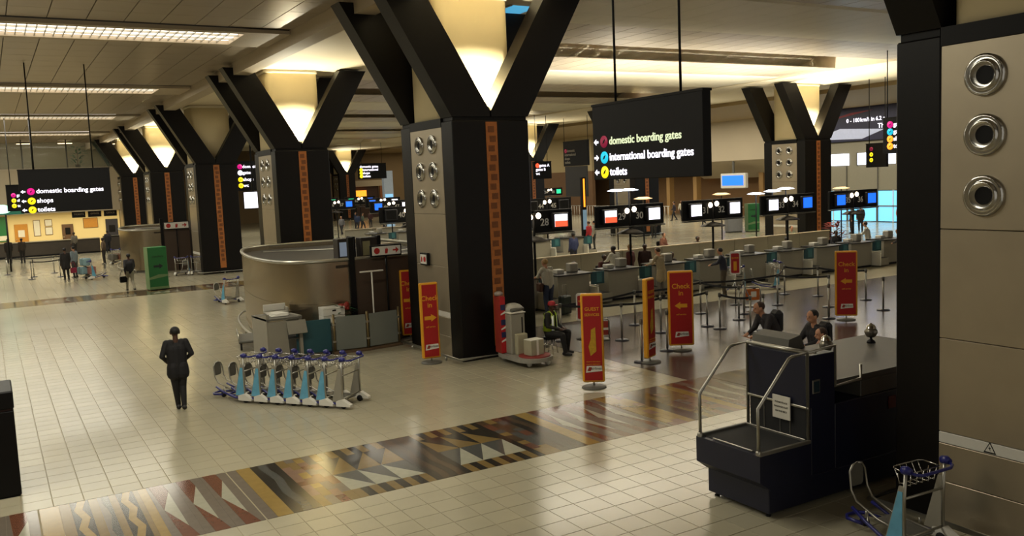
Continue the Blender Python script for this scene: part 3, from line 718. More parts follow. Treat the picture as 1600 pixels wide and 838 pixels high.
def head_unit(label, x, y, w, scr):
    t = thing('control_box', label, 'control box', (x, y, 2.3))
    part('case', B().cbox(-w/2, -.2, 0, w/2, .2, .62, .015), M('box_brown', '2b2420', .5), t); part('side_fin', B().cbox(w/2, -.22, -.05, w/2+.1, .22, .66, .01), dark, t)
    part('display', B().box(-w/2+.05, -.21, .12, -w/2+.27, -.2, .52), scr, t); part('mount', B().cbox(-.05, -.05, -.16, .05, .05, 0, .01), dark, t)
    return t
head_unit('dark box with a pale blue display on top of the steel enclosure', 8.6, 24.0, .42, M('pale_display', '8f9cb0', .4, emit=.3))
head_unit('brown box with pale stripes on top of the steel enclosure', 9.25, 23.8, .5, M('stripe_display', '8a8460', .5))

# ------------------------------------------------------------------ construction corner in front of the drum
t = thing('inspection_desk', 'grey sloping desk with papers in front of the steel enclosure', 'desk', (6.36, 23.05, 0))
part('side_panel', B().prism([(-.72,0),(.72,0),(.72,1.0),(.2,1.08),(-.72,1.22)], -.5, -.42, 'x'), grey, t)
part('front_panel', B().prism([(-.48,0),(.06,0),(.0,1.02),(-.46,1.02)], -.74, -.68, 'y'), grey, t)
part('side_panel', B().prism([(-.72,0),(.72,0),(.72,1.0),(.2,1.08),(-.72,1.12)], .34, .42, 'x'), grey, t)
part('desk_top', B().prism([(-.76,1.05),(.74,1.0),(.74,1.05),(-.76,1.1)], -.5, .42, 'x'), greyd, t)
part('shelf', B().box(-.42, -.68, .5, .34, .7, .53), greyd, t)
part('slope_panel', B().prism([(-.76,1.0),(-.9,.68),(-.86,.66),(-.72,1.0)], .0, .5, 'x'), grey, t)
t = thing('paper_stack', 'stack of white papers lying on the sloping grey desk', 'papers', (6.3, 22.95, 1.1))
for i in range(4): part('sheet', B().box(-.2+.03*i, -.3+.05*i, .012*i, .22+.02*i, .2+.04*i, .012*i+.01), white, t, (0,0,0), (0,0,.12*i))
t = thing('file_tray', 'pale document tray standing behind the papers', 'tray', (6.45, 23.5, 1.09))
part('tray', B().cbox(-.3, -.18, 0, .3, .18, .04, .01), grey, t); part('tray_back', B().cbox(-.3, .14, .04, .3, .18, .22, .01), white, t); part('tray_side', B().cbox(.26, -.18, .04, .3, .14, .14, .01), grey, t)
t = thing('hand_cart', 'low platform trolley with rails left of the grey desk', 'cart', (6.05, 25.0, 0), -.2)
part('deck', B().cbox(-.3, -.7, .22, .3, .7, .28, .02), greyd, t); part('side_rail', B().tube([(-.3,-.7,.28),(-.3,-.7,.42),(-.3,.7,.42),(-.3,.7,.28)], .02, 6), alum, t)
for x in (-.24, .24):
    for y in (-.55, .55):
        bw = B().lathe([(.001,-.025),(.1,-.025),(.1,.025),(.001,.025)], 12); bw.v = [(c+x, a+y, b_+.11) for a, b_, c in bw.v]; part('wheel', bw, rubber, t)
for i, z in enumerate((.78, .99)):
    t = thing('carton', ['lower white carton stacked beside the grey desk', 'upper white carton stacked beside the grey desk'][i], 'box', (7.72, 22.7, z-.01))
    part('carton_body', B().cbox(-.3, -.2, 0, .3, .2, .2 if i == 0 else .22, .01), white, t); part('hand_hole', B().box(-.05, -.205, .11, .05, -.2, .15), dark, t); part('lid_seam', B().box(-.3, -.204, .17, .3, -.2, .175), grey, t)
t = thing('carton_plinth', 'dark cabinet carrying two white cartons', 'cabinet', (7.72, 22.70, 0)); part('cabinet_body', B().cbox(-.34, -.22, 0, .34, .22, .77, .01), greyd, t); part('cabinet_door', B().cbox(-.3, -.24, .05, .3, -.22, .72, .01), grey, t)
t = thing('room_divider', 'dark teal divider panel next to the grey desk', 'panel', (7.1, 22.42, 0), -.12); part('panel', B().cbox(-.46, -.02, .06, .46, .02, .93, .01), teal, t)
for s in (-1, 1): part('foot', B().cbox(s*.38-.03, -.2, 0, s*.38+.03, .2, .06, .01), dark, t)
glass = M('frosted_glass', '7c8078', .35, var=.06, scale=1.5, alpha=.75)
def glass_panel(label, x, y, w, rz):
    t = thing('glass_barrier', label, 'barrier', (x, y, 0), rz)
    part('pane', B().box(-w/2+.05, -.012, .1, w/2-.05, .012, .98), glass, t)
    for s in (-1, 1):
        p = part('post', B().tube([(s*w/2,0,0),(s*w/2,0,1.06)], .032, 8), M('brass_post', '7a6a48', .4, .6), t)
        part('clamp', B().cbox(s*w/2-.05, -.03, .3, s*w/2+.05, .03, .36, .01), alum, p); part('clamp', B().cbox(s*w/2-.05, -.03, .75, s*w/2+.05, .03, .81, .01), alum, p)
    part('floor_track', B().cbox(-w/2-.05, -.09, 0, w/2+.05, .09, .07, .01), M('track_brown', '5a4630', .6), t)
glass_panel('left frosted glass barrier panel before the enclosure', 8.02, 22.12, .9, -.12)
glass_panel('right frosted glass barrier panel before the enclosure', 8.95, 22.14, .95, .12)
t = thing('t_pole', 'thin white T-shaped pole standing behind the glass barrier', 'pole', (8.82, 22.45, 0))
part('pole', B().tube([(0,0,.02),(0,0,2.06)], .022, 8), white, t); part('crossbar', B().cbox(-.34, -.03, 2.05, .34, .03, 2.09, .01), white, t); part('base_plate', B().lathe([(.001,0),(.18,0),(.18,.02),(.03,.04),(.001,.04)], 16), greyd, t)
leafy('flower_bunch', 'red flowers with dark leaves behind the left glass panel', (8.05, 22.75, 0), 1.22, .2, 60, green)
fl = B()
for i in range(16):
    a = i*2.4; fl.ball((math.cos(a)*.17*((i % 4)/4+.25)+.03, math.sin(a)*.15, 1.12+.12*random.random()), .07, 4)
part('blossom', fl, redf, [o for o in C.objects if o.name.startswith('flower_bunch')][0])

# ------------------------------------------------------------------ check-in banners
def banner(label, x, y, rz, h=1.98, w=.46, arrow='<', text1=('Check', 'in'), style=0):
    t = thing('banner_stand', label, 'banner', (x, y, 0), rz)
    part('base', B().lathe([(.001,0),(.26,0),(.25,.025),(.05,.05),(.001,.05)], 24), greyd, t)
    part('stem', B().tube([(0,0,.04),(0,0,.16)], .02, 8), alum, t)
    part('frame', B().cbox(-w/2, -.06, .12, w/2, .06, h, .025), yellow, t)
    b = .045
    part('red_face', B().box(-w/2+b, -.068, .12+b, w/2-b, -.06, h-b), red, t); part('red_face', B().box(-w/2+b, .06, .12+b, w/2-b, .068, h-b), red, t)
    for s in (-1, 1):
        q = (pi/2, 0, 0 if s < 0 else pi)
        Y = s*.071
        if style == 0:
            for i, tx in enumerate(text1): link('lettering', text(tx, .17, yellow, ext=.002), t, (0, Y, h-.38-.17*i), q)
            d = -1 if arrow == '<' else 1
            z = h-.86; x_ = d*(1 if s < 0 else -1)
            part('arrow', B().prism([(-x_*.15,z-.045),(x_*.02,z-.045),(x_*.02,z-.09),(x_*.16,z),(x_*.02,z+.09),(x_*.02,z+.045),(-x_*.15,z+.045)], Y-.002, Y+.002, 'y'), yellow, t)
            link('small_print', text('self service', .055, yellow, ext=.002), t, (0, Y, h-1.08), q)
        else:
            link('lettering', text('GUEST', .10, yellow, ext=.002), t, (0, Y, h-.32), q); link('lettering', text('SERVICES', .075, yellow, ext=.002), t, (0, Y, h-.44), q)
            part('emblem', B().prism([(-.03,h-.75),(.06,h-.70),(.07,h-1.2),(-.05,h-1.3),(-.09,h-1.1),(-.04,h-.95)], Y-.002, Y+.002, 'y'), M('emblem_gold', 'b8901c', .5, var=.4, scale=25), t)
            for i in range(4): link('small_print', text('check-in information', .035, yellow, ext=.002), t, (0, Y, h-1.42-.055*i), q)
        pl = part('logo_plate', B().prism([(-.16,.33),(.18,.36),(.17,.47),(-.14,.47)], Y-.003, Y+.003, 'y'), white, t)
        part('logo_swoosh', B().prism([(-.13,.37),(-.06,.36),(-.03,.44),(-.09,.45)], Y-.005, Y+.005, 'y'), redf, pl); link('logo_name', text('airlines', .075, greyd, ext=.003), pl, (.06, Y*1.05, .415), q)
    return t
banner('red check-in banner with right arrow at the central column', 9.05, 19.4, -.12, arrow='>')
banner('red check-in banner half hidden behind the central column', 10.02, 22.7+.1, -.25, arrow='>')
banner('red banner with a gold emblem standing nearest in front', 10.57, 14.75, -.62, style=1)
banner('narrow looking red banner seen almost edge on', 13.02, 15.9, .42, style=1, w=.42)
banner('wide red check-in banner with left arrow mid floor', 14.52, 16.5, -.55, arrow='<', w=.62)
banner('red check-in banner with left arrow at far right', 20.8, 16.62, -.75, arrow='<', w=.6)
def poster_stand(label, x, y, h):
    t = thing('poster_stand', label, 'sign stand', (x, y, 0), -.7)
    part('base', B().lathe([(.001,0),(.2,0),(.19,.02),(.03,.04),(.001,.04)], 18), dark, t); part('stem', B().tube([(0,0,.03),(0,0,h-.6)], .022, 8), chrome, t)
    part('board', B().prism(rounded_rect(-.17, h-.75, .17, h, .06, 4), -.02, .02, 'y'), white, t); part('red_panel', B().prism(rounded_rect(-.13, h-.7, .13, h-.06, .04, 4), -.028, -.02, 'y'), red, t)
    link('lettering', text('queue', .09, yellow, ext=.002), t, (0, -.03, h-.2), FY); part('yellow_strip', B().box(-.05, -.03, h-.62, .05, -.028, h-.32), yellow, t)
    return t
poster_stand('tall red queue poster stand in front of the desks', 20.75, 20.9, 1.75)
poster_stand('small red poster stand just behind the gold emblem banner', 13.6, 19.4, 1.25)
t = thing('bag_sizer', 'small orange bag sizer frame beside the red queue poster', 'bag sizer', (20.9, 20.3, 0), -.6)
part('hoop', B().tube([(-.25,0,0),(-.25,0,.55),(-.2,0,.62),(.2,0,.62),(.25,0,.55),(.25,0,0)], .022, 8), alum, t); part('panel', B().cbox(-.22, -.01, .2, .22, .01, .56, .01), M('sizer_orange', 'b8601c', .5), t); part('mark', B().box(-.05, -.02, .3, .12, -.011, .48), white, t); part('foot_bar', B().cbox(-.25, -.2, 0, .25, .2, .03, .01), greyd, t)
t = thing('bag_sizer', 'small red and white bag sizer behind the emblem banner', 'bag sizer', (13.9, 19.0, 0), -.5)
part('hoop', B().tube([(-.22,0,0),(-.22,0,.5),(-.17,0,.56),(.17,0,.56),(.22,0,.5),(.22,0,0)], .022, 8), alum, t); part('panel', B().cbox(-.2, -.01, .12, .2, .01, .5, .01), redf, t); part('stripe', B().box(-.2, -.02, .26, .2, -.011, .32), white, t); part('foot_bar', B().cbox(-.22, -.2, 0, .22, .2, .03, .01), greyd, t)

# ------------------------------------------------------------------ queue stanchions with belts
st_base = B().lathe([(.001,0),(.19,0),(.185,.02),(.05,.045),(.001,.045)], 20).mesh('base', M('stanchion_base', '2c2c38', .4, .3))
st_post = B().tube([(0,0,.04),(0,0,.93)], .028, 10).mesh('post', alum)
st_head = B().lathe([(.001,.9),(.04,.9),(.042,1.0),(.03,1.02),(.001,1.02)], 14).mesh('head', greyd)
SP = [(14.24,18.53), (12.89,16.04), (14.21,16.67), (15.72,18.69), (16.0,20.17), (13.0,19.58), (17.31,18.56), (17.27,18.01), (18.76,20.39), (17.36,16.95), (18.71,18.72), (20.64,17.09), (24.01,20.33), (24.3,18.65), (22.91,16.97), (22.35,18.51), (23.64,21.46), (17.9,17.0), (19.6,19.4), (21.6,19.9)]
def belt_part(t, a, c):
    d = Vector((c[0]-a[0], c[1]-a[1])); L = d.length; b = B(); n = 6
    v = []
    for i in range(n+1):
        q = i/n; z = .965-.05*4*q*(1-q)
        for dz in (-.03, .03): v += [(d.x*q-d.y/L*.004, d.y*q+d.x/L*.004, z+dz), (d.x*q+d.y/L*.004, d.y*q-d.x/L*.004, z+dz)]
    f = []
    for i in range(n):
        o = i*4; p = o+4
        f += [(o,p,p+2,o+2), (o+1,o+3,p+3,p+1), (o+2,p+2,p+3,o+3), (o,o+1,p+1,p)]
    b.add(v, f); part('belt', b, belt, t)
desc = ['in the second queue lane near the gold emblem banner', 'beside the edge-on red banner', 'left of the wide check-in banner', 'just left of the wide check-in banner, farther back', 'behind the edge-on banner by the desks', 'right of the seated man in the vest', 'first right of the wide check-in banner', 'second right of the wide check-in banner', 'near the desks right of the wide banner', 'with a belt end, nearest in the middle floor', 'next to the red queue poster', 'left of the far right check-in banner', 'near the desks at the far right', 'second row right of the far check-in banner', 'rightmost one before the big dark column', 'hidden partly by the far right banner', 'farthest right beside the desks', 'behind the counter people', 'between the two red banners on the right', 'left of the far right banner near the desks']
links = {0: [5], 3: [0, 6], 1: [], 4: [5, 8], 6: [], 7: [9], 8: [19], 9: [18], 11: [15], 12: [16], 13: [12], 14: [], 15: [19], 18: [10], 19: [16], 10: [8]}
for i, (x, y) in enumerate(SP):
    t = thing('stanchion', 'grey belt stanchion '+desc[i], 'stanchion', (x, y, 0), 0, 'queue stanchions of the check-in hall')
    link('base', st_base, t); link('post', st_post, t); link('head', st_head, t)
    for j in links.get(i, []): belt_part(t, (x, y), SP[j])
LP = [(.75,59.8), (1.83,55.05), (2.0,56.6), (3.13,58.4), (3.25,55.2), (-1.0,61), (4.6,61)]
for i, (x, y) in enumerate(LP):
    t = thing('stanchion', '%s brass coloured stanchion before the ticket offices, counted from the left' % ORD[i], 'stanchion', (x, y, 0), 0, 'queue stanchions at the ticket offices')
    link('base', st_base, t); link('post', st_post, t); link('head', st_head, t)
    if i in (0, 1, 3, 5): belt_part(t, (x, y), LP[{0: 3, 1: 4, 3: 6, 5: 0}[i]])

# ------------------------------------------------------------------ navy baggage counter in the right foreground
t = thing('baggage_machine', 'navy baggage counter with aluminium rails and rubber conveyor bed', 'counter', (8.0, 8.2, 0))
X = lambda x: x-8.0; Yv = lambda y: y-8.2
part('pedestal', B().cbox(X(8.12), Yv(7.66), .06, X(10.9), Yv(8.75), .40, .01), navy, t)
part('bed_skirt', B().prism([(X(8.12), .38), (X(7.93), .52), (X(7.93), .86), (X(8.85), .86), (X(8.85), .38)], Yv(7.62), Yv(8.76), 'y'), navy, t)
part('bed_recess', B().box(X(8.0), Yv(7.7), .855, X(8.83), Yv(8.68), .866), rubber, t)
for yy in (7.64, 8.72): part('bed_lip', B().cbox(X(7.93), Yv(yy)-.025, .85, X(8.85), Yv(yy)+.025, .895, .006), alum if yy < 8 else greyd, t)
part('bed_edge', B().cbox(X(7.98), Yv(7.8), .866, X(8.0), Yv(8.5), .885, .004), alum, t)
part('bed_edge', B().cbox(X(8.80), Yv(7.68), .866, X(8.83), Yv(8.7), .9, .004), alum, t)
part('back_panel', B().cbox(X(8.84), Yv(7.64), 1.30, X(8.9), Yv(8.72), 1.99, .008), navy, t)
part('tower', B().cbox(X(8.9), Yv(7.66), .4, X(9.36), Yv(8.72), 1.98, .01), navy, t)
part('flap', B().box(X(8.845), Yv(7.7), .88, X(8.855), Yv(8.66), 1.3), rubber, t)
part('flap_rail', B().cbox(X(8.82), Yv(7.64), 1.29, X(8.85), Yv(8.72), 1.32, .005), alum, t)
for yy in (7.95, 8.12, 8.4): part('flap_seam', B().box(X(8.838), Yv(yy), .9, X(8.846), Yv(yy)+.012, 1.28), greyd, t)
part('counter_body', B().cbox(X(9.36), Yv(7.66), .4, X(12.4), Yv(8.72), 1.28, .01), navy, t)
part('worktop', B().prism([(X(9.40),Yv(7.7)), (X(12.4),Yv(7.7)), (X(12.4),Yv(9.5)), (X(10.2),Yv(9.5)), (X(9.40),Yv(8.9))], 1.50, 1.58), M('worktop_grey', '4c4a44', .45, var=.1), t)
part('worktop_apron', B().cbox(X(9.9), Yv(7.68), 1.28, X(12.4), Yv(9.4), 1.50, .01), MATS['worktop_grey'], t)
part('pedestal', B().cbox(X(10.3), Yv(8.75), 0.02, X(12.3), Yv(9.35), 1.3, .01), navy, t)
for yy in (7.66, 8.70):
    rl_ = part('safety_rail', B().tube([(X(7.95),Yv(yy),.88), (X(7.95),Yv(yy),1.45), (X(8.5),Yv(yy),2.0), (X(8.56),Yv(yy),2.02), (X(8.84),Yv(yy),2.03), (X(8.84),Yv(yy),.88)], .022, 10), alum, t)
    part('rail_collar', B().lathe([(.035,.0),(.035,.05),(.022,.06)], 10), alum, rl_, (X(7.95), Yv(yy), .86))
part('top_rail', B().tube([(X(8.84),Yv(7.66),2.03), (X(8.84),Yv(8.70),2.03)], .022, 8), alum, t)
part('top_rail', B().tube([(X(8.95),Yv(7.62),2.02), (X(8.95),Yv(8.72),2.02)], .014, 8), alum, t)
part('top_rail', B().tube([(X(8.84),Yv(7.66),2.03), (X(9.36),Yv(7.66),2.06), (X(9.36),Yv(7.66),1.52), (X(9.87),Yv(7.66),1.54), (X(9.87),Yv(7.66),1.74)], .022, 8), alum, t)
part('display_cover', B().prism([(X(8.98), 1.98), (X(9.3), 1.98), (X(9.22), 2.16), (X(9.0), 2.12)], Yv(8.1), Yv(8.75), 'y'), greyd, t)
pl = part('control_plate', B().cbox(X(8.92), Yv(7.645), 1.48, X(9.06), Yv(7.66), 1.66, .004), alum, t); part('window', B().box(X(8.94), Yv(7.64), 1.5, X(9.04), Yv(7.645), 1.64), M('plate_teal', '1f3038', .3), pl)
part('emergency_mark', B().box(X(10.45), Yv(7.65), 1.03, X(10.6), Yv(7.66), 1.2), M('mark_red', '5a1a12', .5), t)
pn = part('notice_paper', B().cbox(X(8.80), Yv(7.92), 1.09, X(8.815), Yv(8.22), 1.40, .002), M('paper', 'cfcabc', .7), t)
for i, s_ in enumerate(('PLEASE PLACE', 'BAGGAGE FLAT', 'ON THE BELT')): link('print', text(s_, .033, greyd, ext=.001), pn, (X(8.797), Yv(8.07), 1.31-.06*i), FX)
for x, y in ((8.2, 7.75), (8.2, 8.66), (10.7, 7.75), (10.7, 8.66)): part('levelling_foot', B().lathe([(.001,0),(.035,0),(.035,.02),(.015,.03),(.015,.07)], 10), dark, t, (X(x), Yv(y), 0))
def dispenser(label, x, y, z, h):
    t = thing('desk_globe', label, 'ornament', (x, y, z))
    part('stand', B().lathe([(.001,0),(.07,0),(.06,.03),(.02,.06),(.02,.1),(.001,.1)], 14), dark, t)
    part('body', B().lathe([(.001,.09),(.07,.1),(.1,.16),(.1,h*.6),(.07,h*.75),(.001,h*.76)], 16), M('urn_metal', '7a7468', .3, .7), t); part('lid', B().lathe([(.08,h*.74),(.06,h*.88),(.02,h*.95),(.001,h)], 14), chrome, t)
dispenser('rounded metal urn on the grey worktop of the navy counter', 10.5, 8.75, 1.58, .34)
dispenser('brass urn on the grey worktop beside the dark column', 11.85, 9.0, 1.58, .32)
# black kiosk cut by the left edge
t = thing('black_kiosk', 'black kiosk box cut off by the left picture edge', 'kiosk', (-.5, 15.3, 0))
part('kiosk_body', B().cbox(-.6, -.49, .02, .59, .5, 1.30, .012), blackside, t); part('kiosk_cap', B().cbox(-.62, -.5, 1.33, .6, .5, 1.60, .02), blackside, t); part('shadow_gap', B().box(-.56, -.46, 1.30, .56, .47, 1.33), M('gap_red', '3a1c18', .6), t); part('kick_plate', B().box(-.58, -.47, 0, .57, .48, .02), dark, t)

# ------------------------------------------------------------------ baggage trolleys
sky_post = M('trolley_poster', '5f9fbc', .45, var=.45, scale=5)
def make_trolley(poster=True):
    """nose towards +x, handle at x=0, width along y"""
    t = thing('baggage_trolley', 'x', 'trolley')
    W = .33
    for s in (-1, 1):
        part('upright', B().tube([(0,s*W,.10),(0,s*W,.62),(-.02,s*W,.98)], .02, 8), alum, t)
        pnl = part('side_panel', B().prism([(.0,.14),(.24,.14),(.06,.80),(.0,.80)], s*W-.012, s*W+.012, 'y'), grey, t)
        if poster: part('poster', B().prism([(.01,.16),(.22,.16),(.065,.74),(.01,.74)], s*(W+.016)-.003, s*(W+.016)+.003, 'y'), sky_post, pnl)
        part('side_rail', B().tube([(-.12,s*(W+.02),.1),(.25,s*W,.1),(.62,s*.2,.15),(.86,s*.17,.26)], .022, 8), bluepl, t)
        part('deck_tube', B().tube([(0,s*.18,.17),(.5,s*.15,.22),(.82,s*.14,.34),(.9,s*.14,.46),(.93,s*.13,.68),(.93,s*.08,.75),(.93,0,.77)], .014, 8), alum, t)
        part('wheel_cover', B().prism([(-.2,.06),(.12,.06),(.12,.16),(-.02,.2),(-.2,.1)], s*W-.05+s*.02, s*W+.05+s*.02, 'y'), white, t)
        bw = B().lathe([(.001,-.02),(.065,-.02),(.065,.02),(.001,.02)], 14); bw.v = [(a, c+s*(W-.02), b_+.065) for a, b_, c in bw.v]; part('wheel', bw, rubber, t)
        part('grip', B().tube([(.02,s*W,.99),(-.04,s*W,1.0),(-.09,s*(W-.01),.99)], [.045,.05,.035], 10), bluepl, t)
    part('hoop_plate', B().prism(rounded_rect(-.11, .48, .11, .76, .05, 4), .935, .945, 'x'), greyd, t)
    part('deck_plate', B().prism([(.0,.15),(.55,.20),(.55,.215),(.0,.165)], -.16, .16, 'y'), greyd, t)
    part('crossbar', B().tube([(0,-W,.2),(0,W,.2)], .016, 6), alum, t); part('crossbar', B().tube([(0,-W,.66),(0,W,.66)], .014, 6), alum, t)
    part('handle', B().tube([(-.04,-W,.99),(-.13,-W+.02,.97),(-.17,-W+.1,.96),(-.17,W-.1,.96),(-.13,W-.02,.97),(-.04,W,.99)], .018, 8), bluepl, t)
    bk = part('basket', B().tube([(0,-.27,.93),(.2,-.25,.95),(.24,-.2,.95),(.24,.2,.95),(.2,.25,.95),(0,.27,.93)], .009, 6, True), chrome, t)
    for k in range(5): part('wire', B().tube([(0,-.22+.11*k,.93),(.02,-.2+.1*k,.78),(.16,-.2+.1*k,.78),(.24,-.2+.1*k,.95)], .005, 5), chrome, bk)
    for k in range(2): part('wire', B().tube([(.03+.11*k,-.26,.90),(.05+.09*k,-.24,.78),(.05+.09*k,.24,.78),(.03+.11*k,.26,.90)], .005, 5), chrome, bk)
    part('nose_bumper', B().tube([(.72,-.16,.10),(.95,-.15,.09),(1.02,-.08,.09),(1.02,.08,.09),(.95,.15,.09),(.72,.16,.10)], .024, 8), bluepl, t)
    part('caster_fork', B().tube([(.78,0,.22),(.8,0,.12),(.82,0,.07)], .022, 8), alum, t)
    bw = B().lathe([(.001,-.02),(.06,-.02),(.06,.02),(.001,.02)], 14); bw.v = [(a+.82, c, b_+.06) for a, b_, c in bw.v]; part('wheel', bw, rubber, t)
    part('nose_strut', B().tube([(.6,-.2,.15),(.78,0,.2),(.6,.2,.15)], .014, 6), alum, t)
    return t
tr0 = make_trolley()
ang = math.atan2(.788, -.615)
tr0.location = (8.84, 6.02, 0); tr0.rotation_euler = (0, 0, math.radians(87)); tr0['label'] = 'single baggage trolley at the foot of the right column'
trb = make_trolley(False)
for i in range(7):
    src = trb if i == 6 else tr0
    p = (4.42+.243*i+.12, 18.45-.309*i+.14, 0)
    o = trb if i == 6 else dup(tr0)
    o.location = p; o.rotation_euler = (0, 0, ang)
    o['label'] = ('baggage trolley at the right end of the nested row, without poster' if i == 6 else '%s baggage trolley from the left in the nested row' % ORD[i]); o['group'] = 'nested baggage trolleys'
for i, (x, y, a, lb) in enumerate(((8.0, 35.3, 2.0, 'lone baggage trolley beside the steel enclosure, far side'), (8.7, 49.4, 1.2, 'left baggage trolley parked by the far steel enclosure'), (9.5, 49.2, 1.3, 'right baggage trolley parked by the far steel enclosure'), (22.6, 22.8, .6, 'baggage trolley with poster parked at the check-in desks'), (24.6, 22.7, 2.6, 'baggage trolley right of the red queue poster'), (4.4, 52.0, .4, 'loaded baggage trolley of the far traveller at left'), (6.9, 61.5, .8, 'loaded baggage trolley near the far left column'))):
    dup(tr0, (x, y, 0), a, lb, 'scattered baggage trolleys')
def suitcase(label, x, y, w, d, h, mat, rz=0, z=0, handle=True):
    t = thing('suitcase', label, 'suitcase', (x, y, z), rz)
    part('shell', B().cbox(-w/2, -d/2, .03, w/2, d/2, h, .04), mat, t); part('zip', B().box(-w/2-.004, -.01, .05, w/2+.004, .01, h+.004), dark, t)
    if handle: part('handle', B().tube([(-.1,0,h),(-.1,0,h+.35),(.1,0,h+.35),(.1,0,h)], .012, 6), alum, t)
    for s in (-1, 1): part('wheel', B().ball((s*w*.35, 0, .025), .025, 5), rubber, t)
    return t
suitcase('dark green upright suitcase beside the man in white', 15.62, 23.25, .42, .26, .62, M('case_green', '1e2a24', .6), .3)
for i, (x, y, z, c) in enumerate(((4.15, 52.15, .26, '6f8a90'), (4.5, 52.0, .26, '8a5a50'), (4.3, 52.05, .72, '7d9aa0'), (6.7, 61.6, .26, '5c5850'), (7.1, 61.8, .26, '80503c'))):
    suitcase(['pale blue suitcase low on the far loaded trolley', 'dull pink suitcase low on the far loaded trolley', 'light suitcase on top of the far loaded trolley', 'grey suitcase on the trolley near the far column', 'rusty suitcase on the trolley near the far column'][i], x, y, .36, .6, .42, M('case_'+c, c, .6), .4, z, False)

# ------------------------------------------------------------------ bag wrapping machine by the central column
t = thing('wrapping_machine', 'grey bag wrapping machine with red column and turntable', 'machine', (10.75, 18.2, 0))
base = rounded_rect(-.42, -1.15, .5, .43, .4, 6)
part('platform', B().prism(base, .13, .22), M('platform_grey', '8a867c', .5), t)
b = B().lathe([(.001,.25),(.36,.25),(.38,.24),(.38,.22)], 30); part('turntable', b, M('table_red', '7c2420', .5), t, (.08, -.72, 0))
part('cabinet', B().cbox(-.28, -.28, .22, .12, .42, 1.20, .02), grey, t)
part('cabinet_cover', B().cbox(-.30, -.30, 1.20, .14, .44, 1.23, .01), white, t)
part('film_roll_box', B().cbox(-.2, -.42, .22, .1, -.28, .72, .02), M('box_cream', 'a09a80', .5), t)
part('slot', B().box(.02, -.288, .7, .05, -.28, 1.1), dark, t)
cm = part('column', B().cbox(-.40, -.02, .22, -.28, .3, 1.62, .02), redf, t)
colr = M('wrap_red', 'b01c20', .4)
part('red_front', B().box(-.41, -.03, .24, -.27, -.02, 1.60), colr, cm)
for i, z in enumerate((1.28, .92, .62)):
    part('blue_label', B().box(-.40, -.04, z, -.28, -.03, z+.13), M('label_navy', '20244e', .5), cm); part('white_slash', B().prism([(-.40,z-.12),(-.28,z-.08),(-.28,z-.03),(-.40,z-.09)], -.04, -.03, 'y'), white, cm)
b = B().lathe([(.001,0),(.10,0),(.11,.06),(.06,.1),(.001,.1)], 16); part('column_cap', b, M('cap_grey', '8c8078', .5), cm, (-.34, .14, 1.62))
b = B(); b.ball((-.02, .05, 1.27), .26, 8, 1, .9, .55); part('bag_heap', b, M('plastic_white', 'a8a498', .5, bump=.5, bscale=12), t)
part('plastic_roll', B().tube([(-.2,-.2,1.27),(.18,-.1,1.27)], .05, 10), greyd, t)
for x, y in ((-.2, .25), (.3, .25), (-.15, -.85), (.3, -.95)): part('caster', B().ball((x, y, .065), .065, 6), white, t)
t = thing('wrapped_carton', 'cream carton standing on the red turntable', 'box', (10.83, 17.5, .25), .1)
part('carton_body', B().cbox(-.19, -.15, 0, .19, .15, .36, .01), MATS['box_cream'], t); part('tape', B().box(-.03, -.152, 0, .03, .152, .363), white, t); part('flap', B().cbox(-.185, -.145, .355, .185, .145, .37, .004), white, t)

# ------------------------------------------------------------------ check-in islands
desk_top = M('desk_top', '24221f', .35)
def make_desk():
    t = thing('check_in_desk', 'x', 'desk')
    part('front', B().cbox(0, 0, .08, 1.32, .06, 1.06, .01), grey, t)
    for x in (0, 1.26): part('side_panel', B().cbox(x, .06, .08, x+.06, .75, 1.06, .01), grey, t)
    part('plinth', B().box(.03, .03, 0, 1.29, .72, .08), dark, t)
    part('desk_top', B().prism([(-.05,-.12),(.5,-.2),(1.37,-.12),(1.37,.8),(-.05,.8)], 1.06, 1.11), desk_top, t)
    part('teal_panel', B().cbox(1.40, .0, .66, 1.96, .05, 1.10, .01), teal, t)
    part('glass_tab', B().box(1.62, -.01, .72, 1.84, .0, 1.05), M('teal_light', '3a7076', .4), t)
    sc = part('weigh_scale', B().cbox(1.38, -.35, .05, 2.02, 1.6, .36, .02), grey, t)
    part('scale_side', B().cbox(1.36, -.4, .05, 1.42, .9, .62, .01), white, sc); part('scale_rail', B().tube([(1.39,-.4,.66),(1.39,.9,.66)], .02, 6), white, sc); part('belt_bed', B().box(1.46, -.3, .36, 1.98, 1.55, .37), rubber, sc)
    mn = part('monitor', B().cbox(.78, .35, 1.11, 1.12, .65, 1.42, .03), M('crt_beige', '8f8b80', .5), t, (0,0,0)); part('screen', B().box(.81, .66, 1.15, 1.09, .655, 1.38), dark, mn)
    part('printer', B().cbox(.2, .3, 1.11, .5, .6, 1.25, .02), M('printer_white', 'b5b2a8', .5), t)
    part('back_shelf', B().cbox(.06, .55, .7, 1.26, .78, .74, .01), greyd, t)
    return t
dk0 = make_desk()
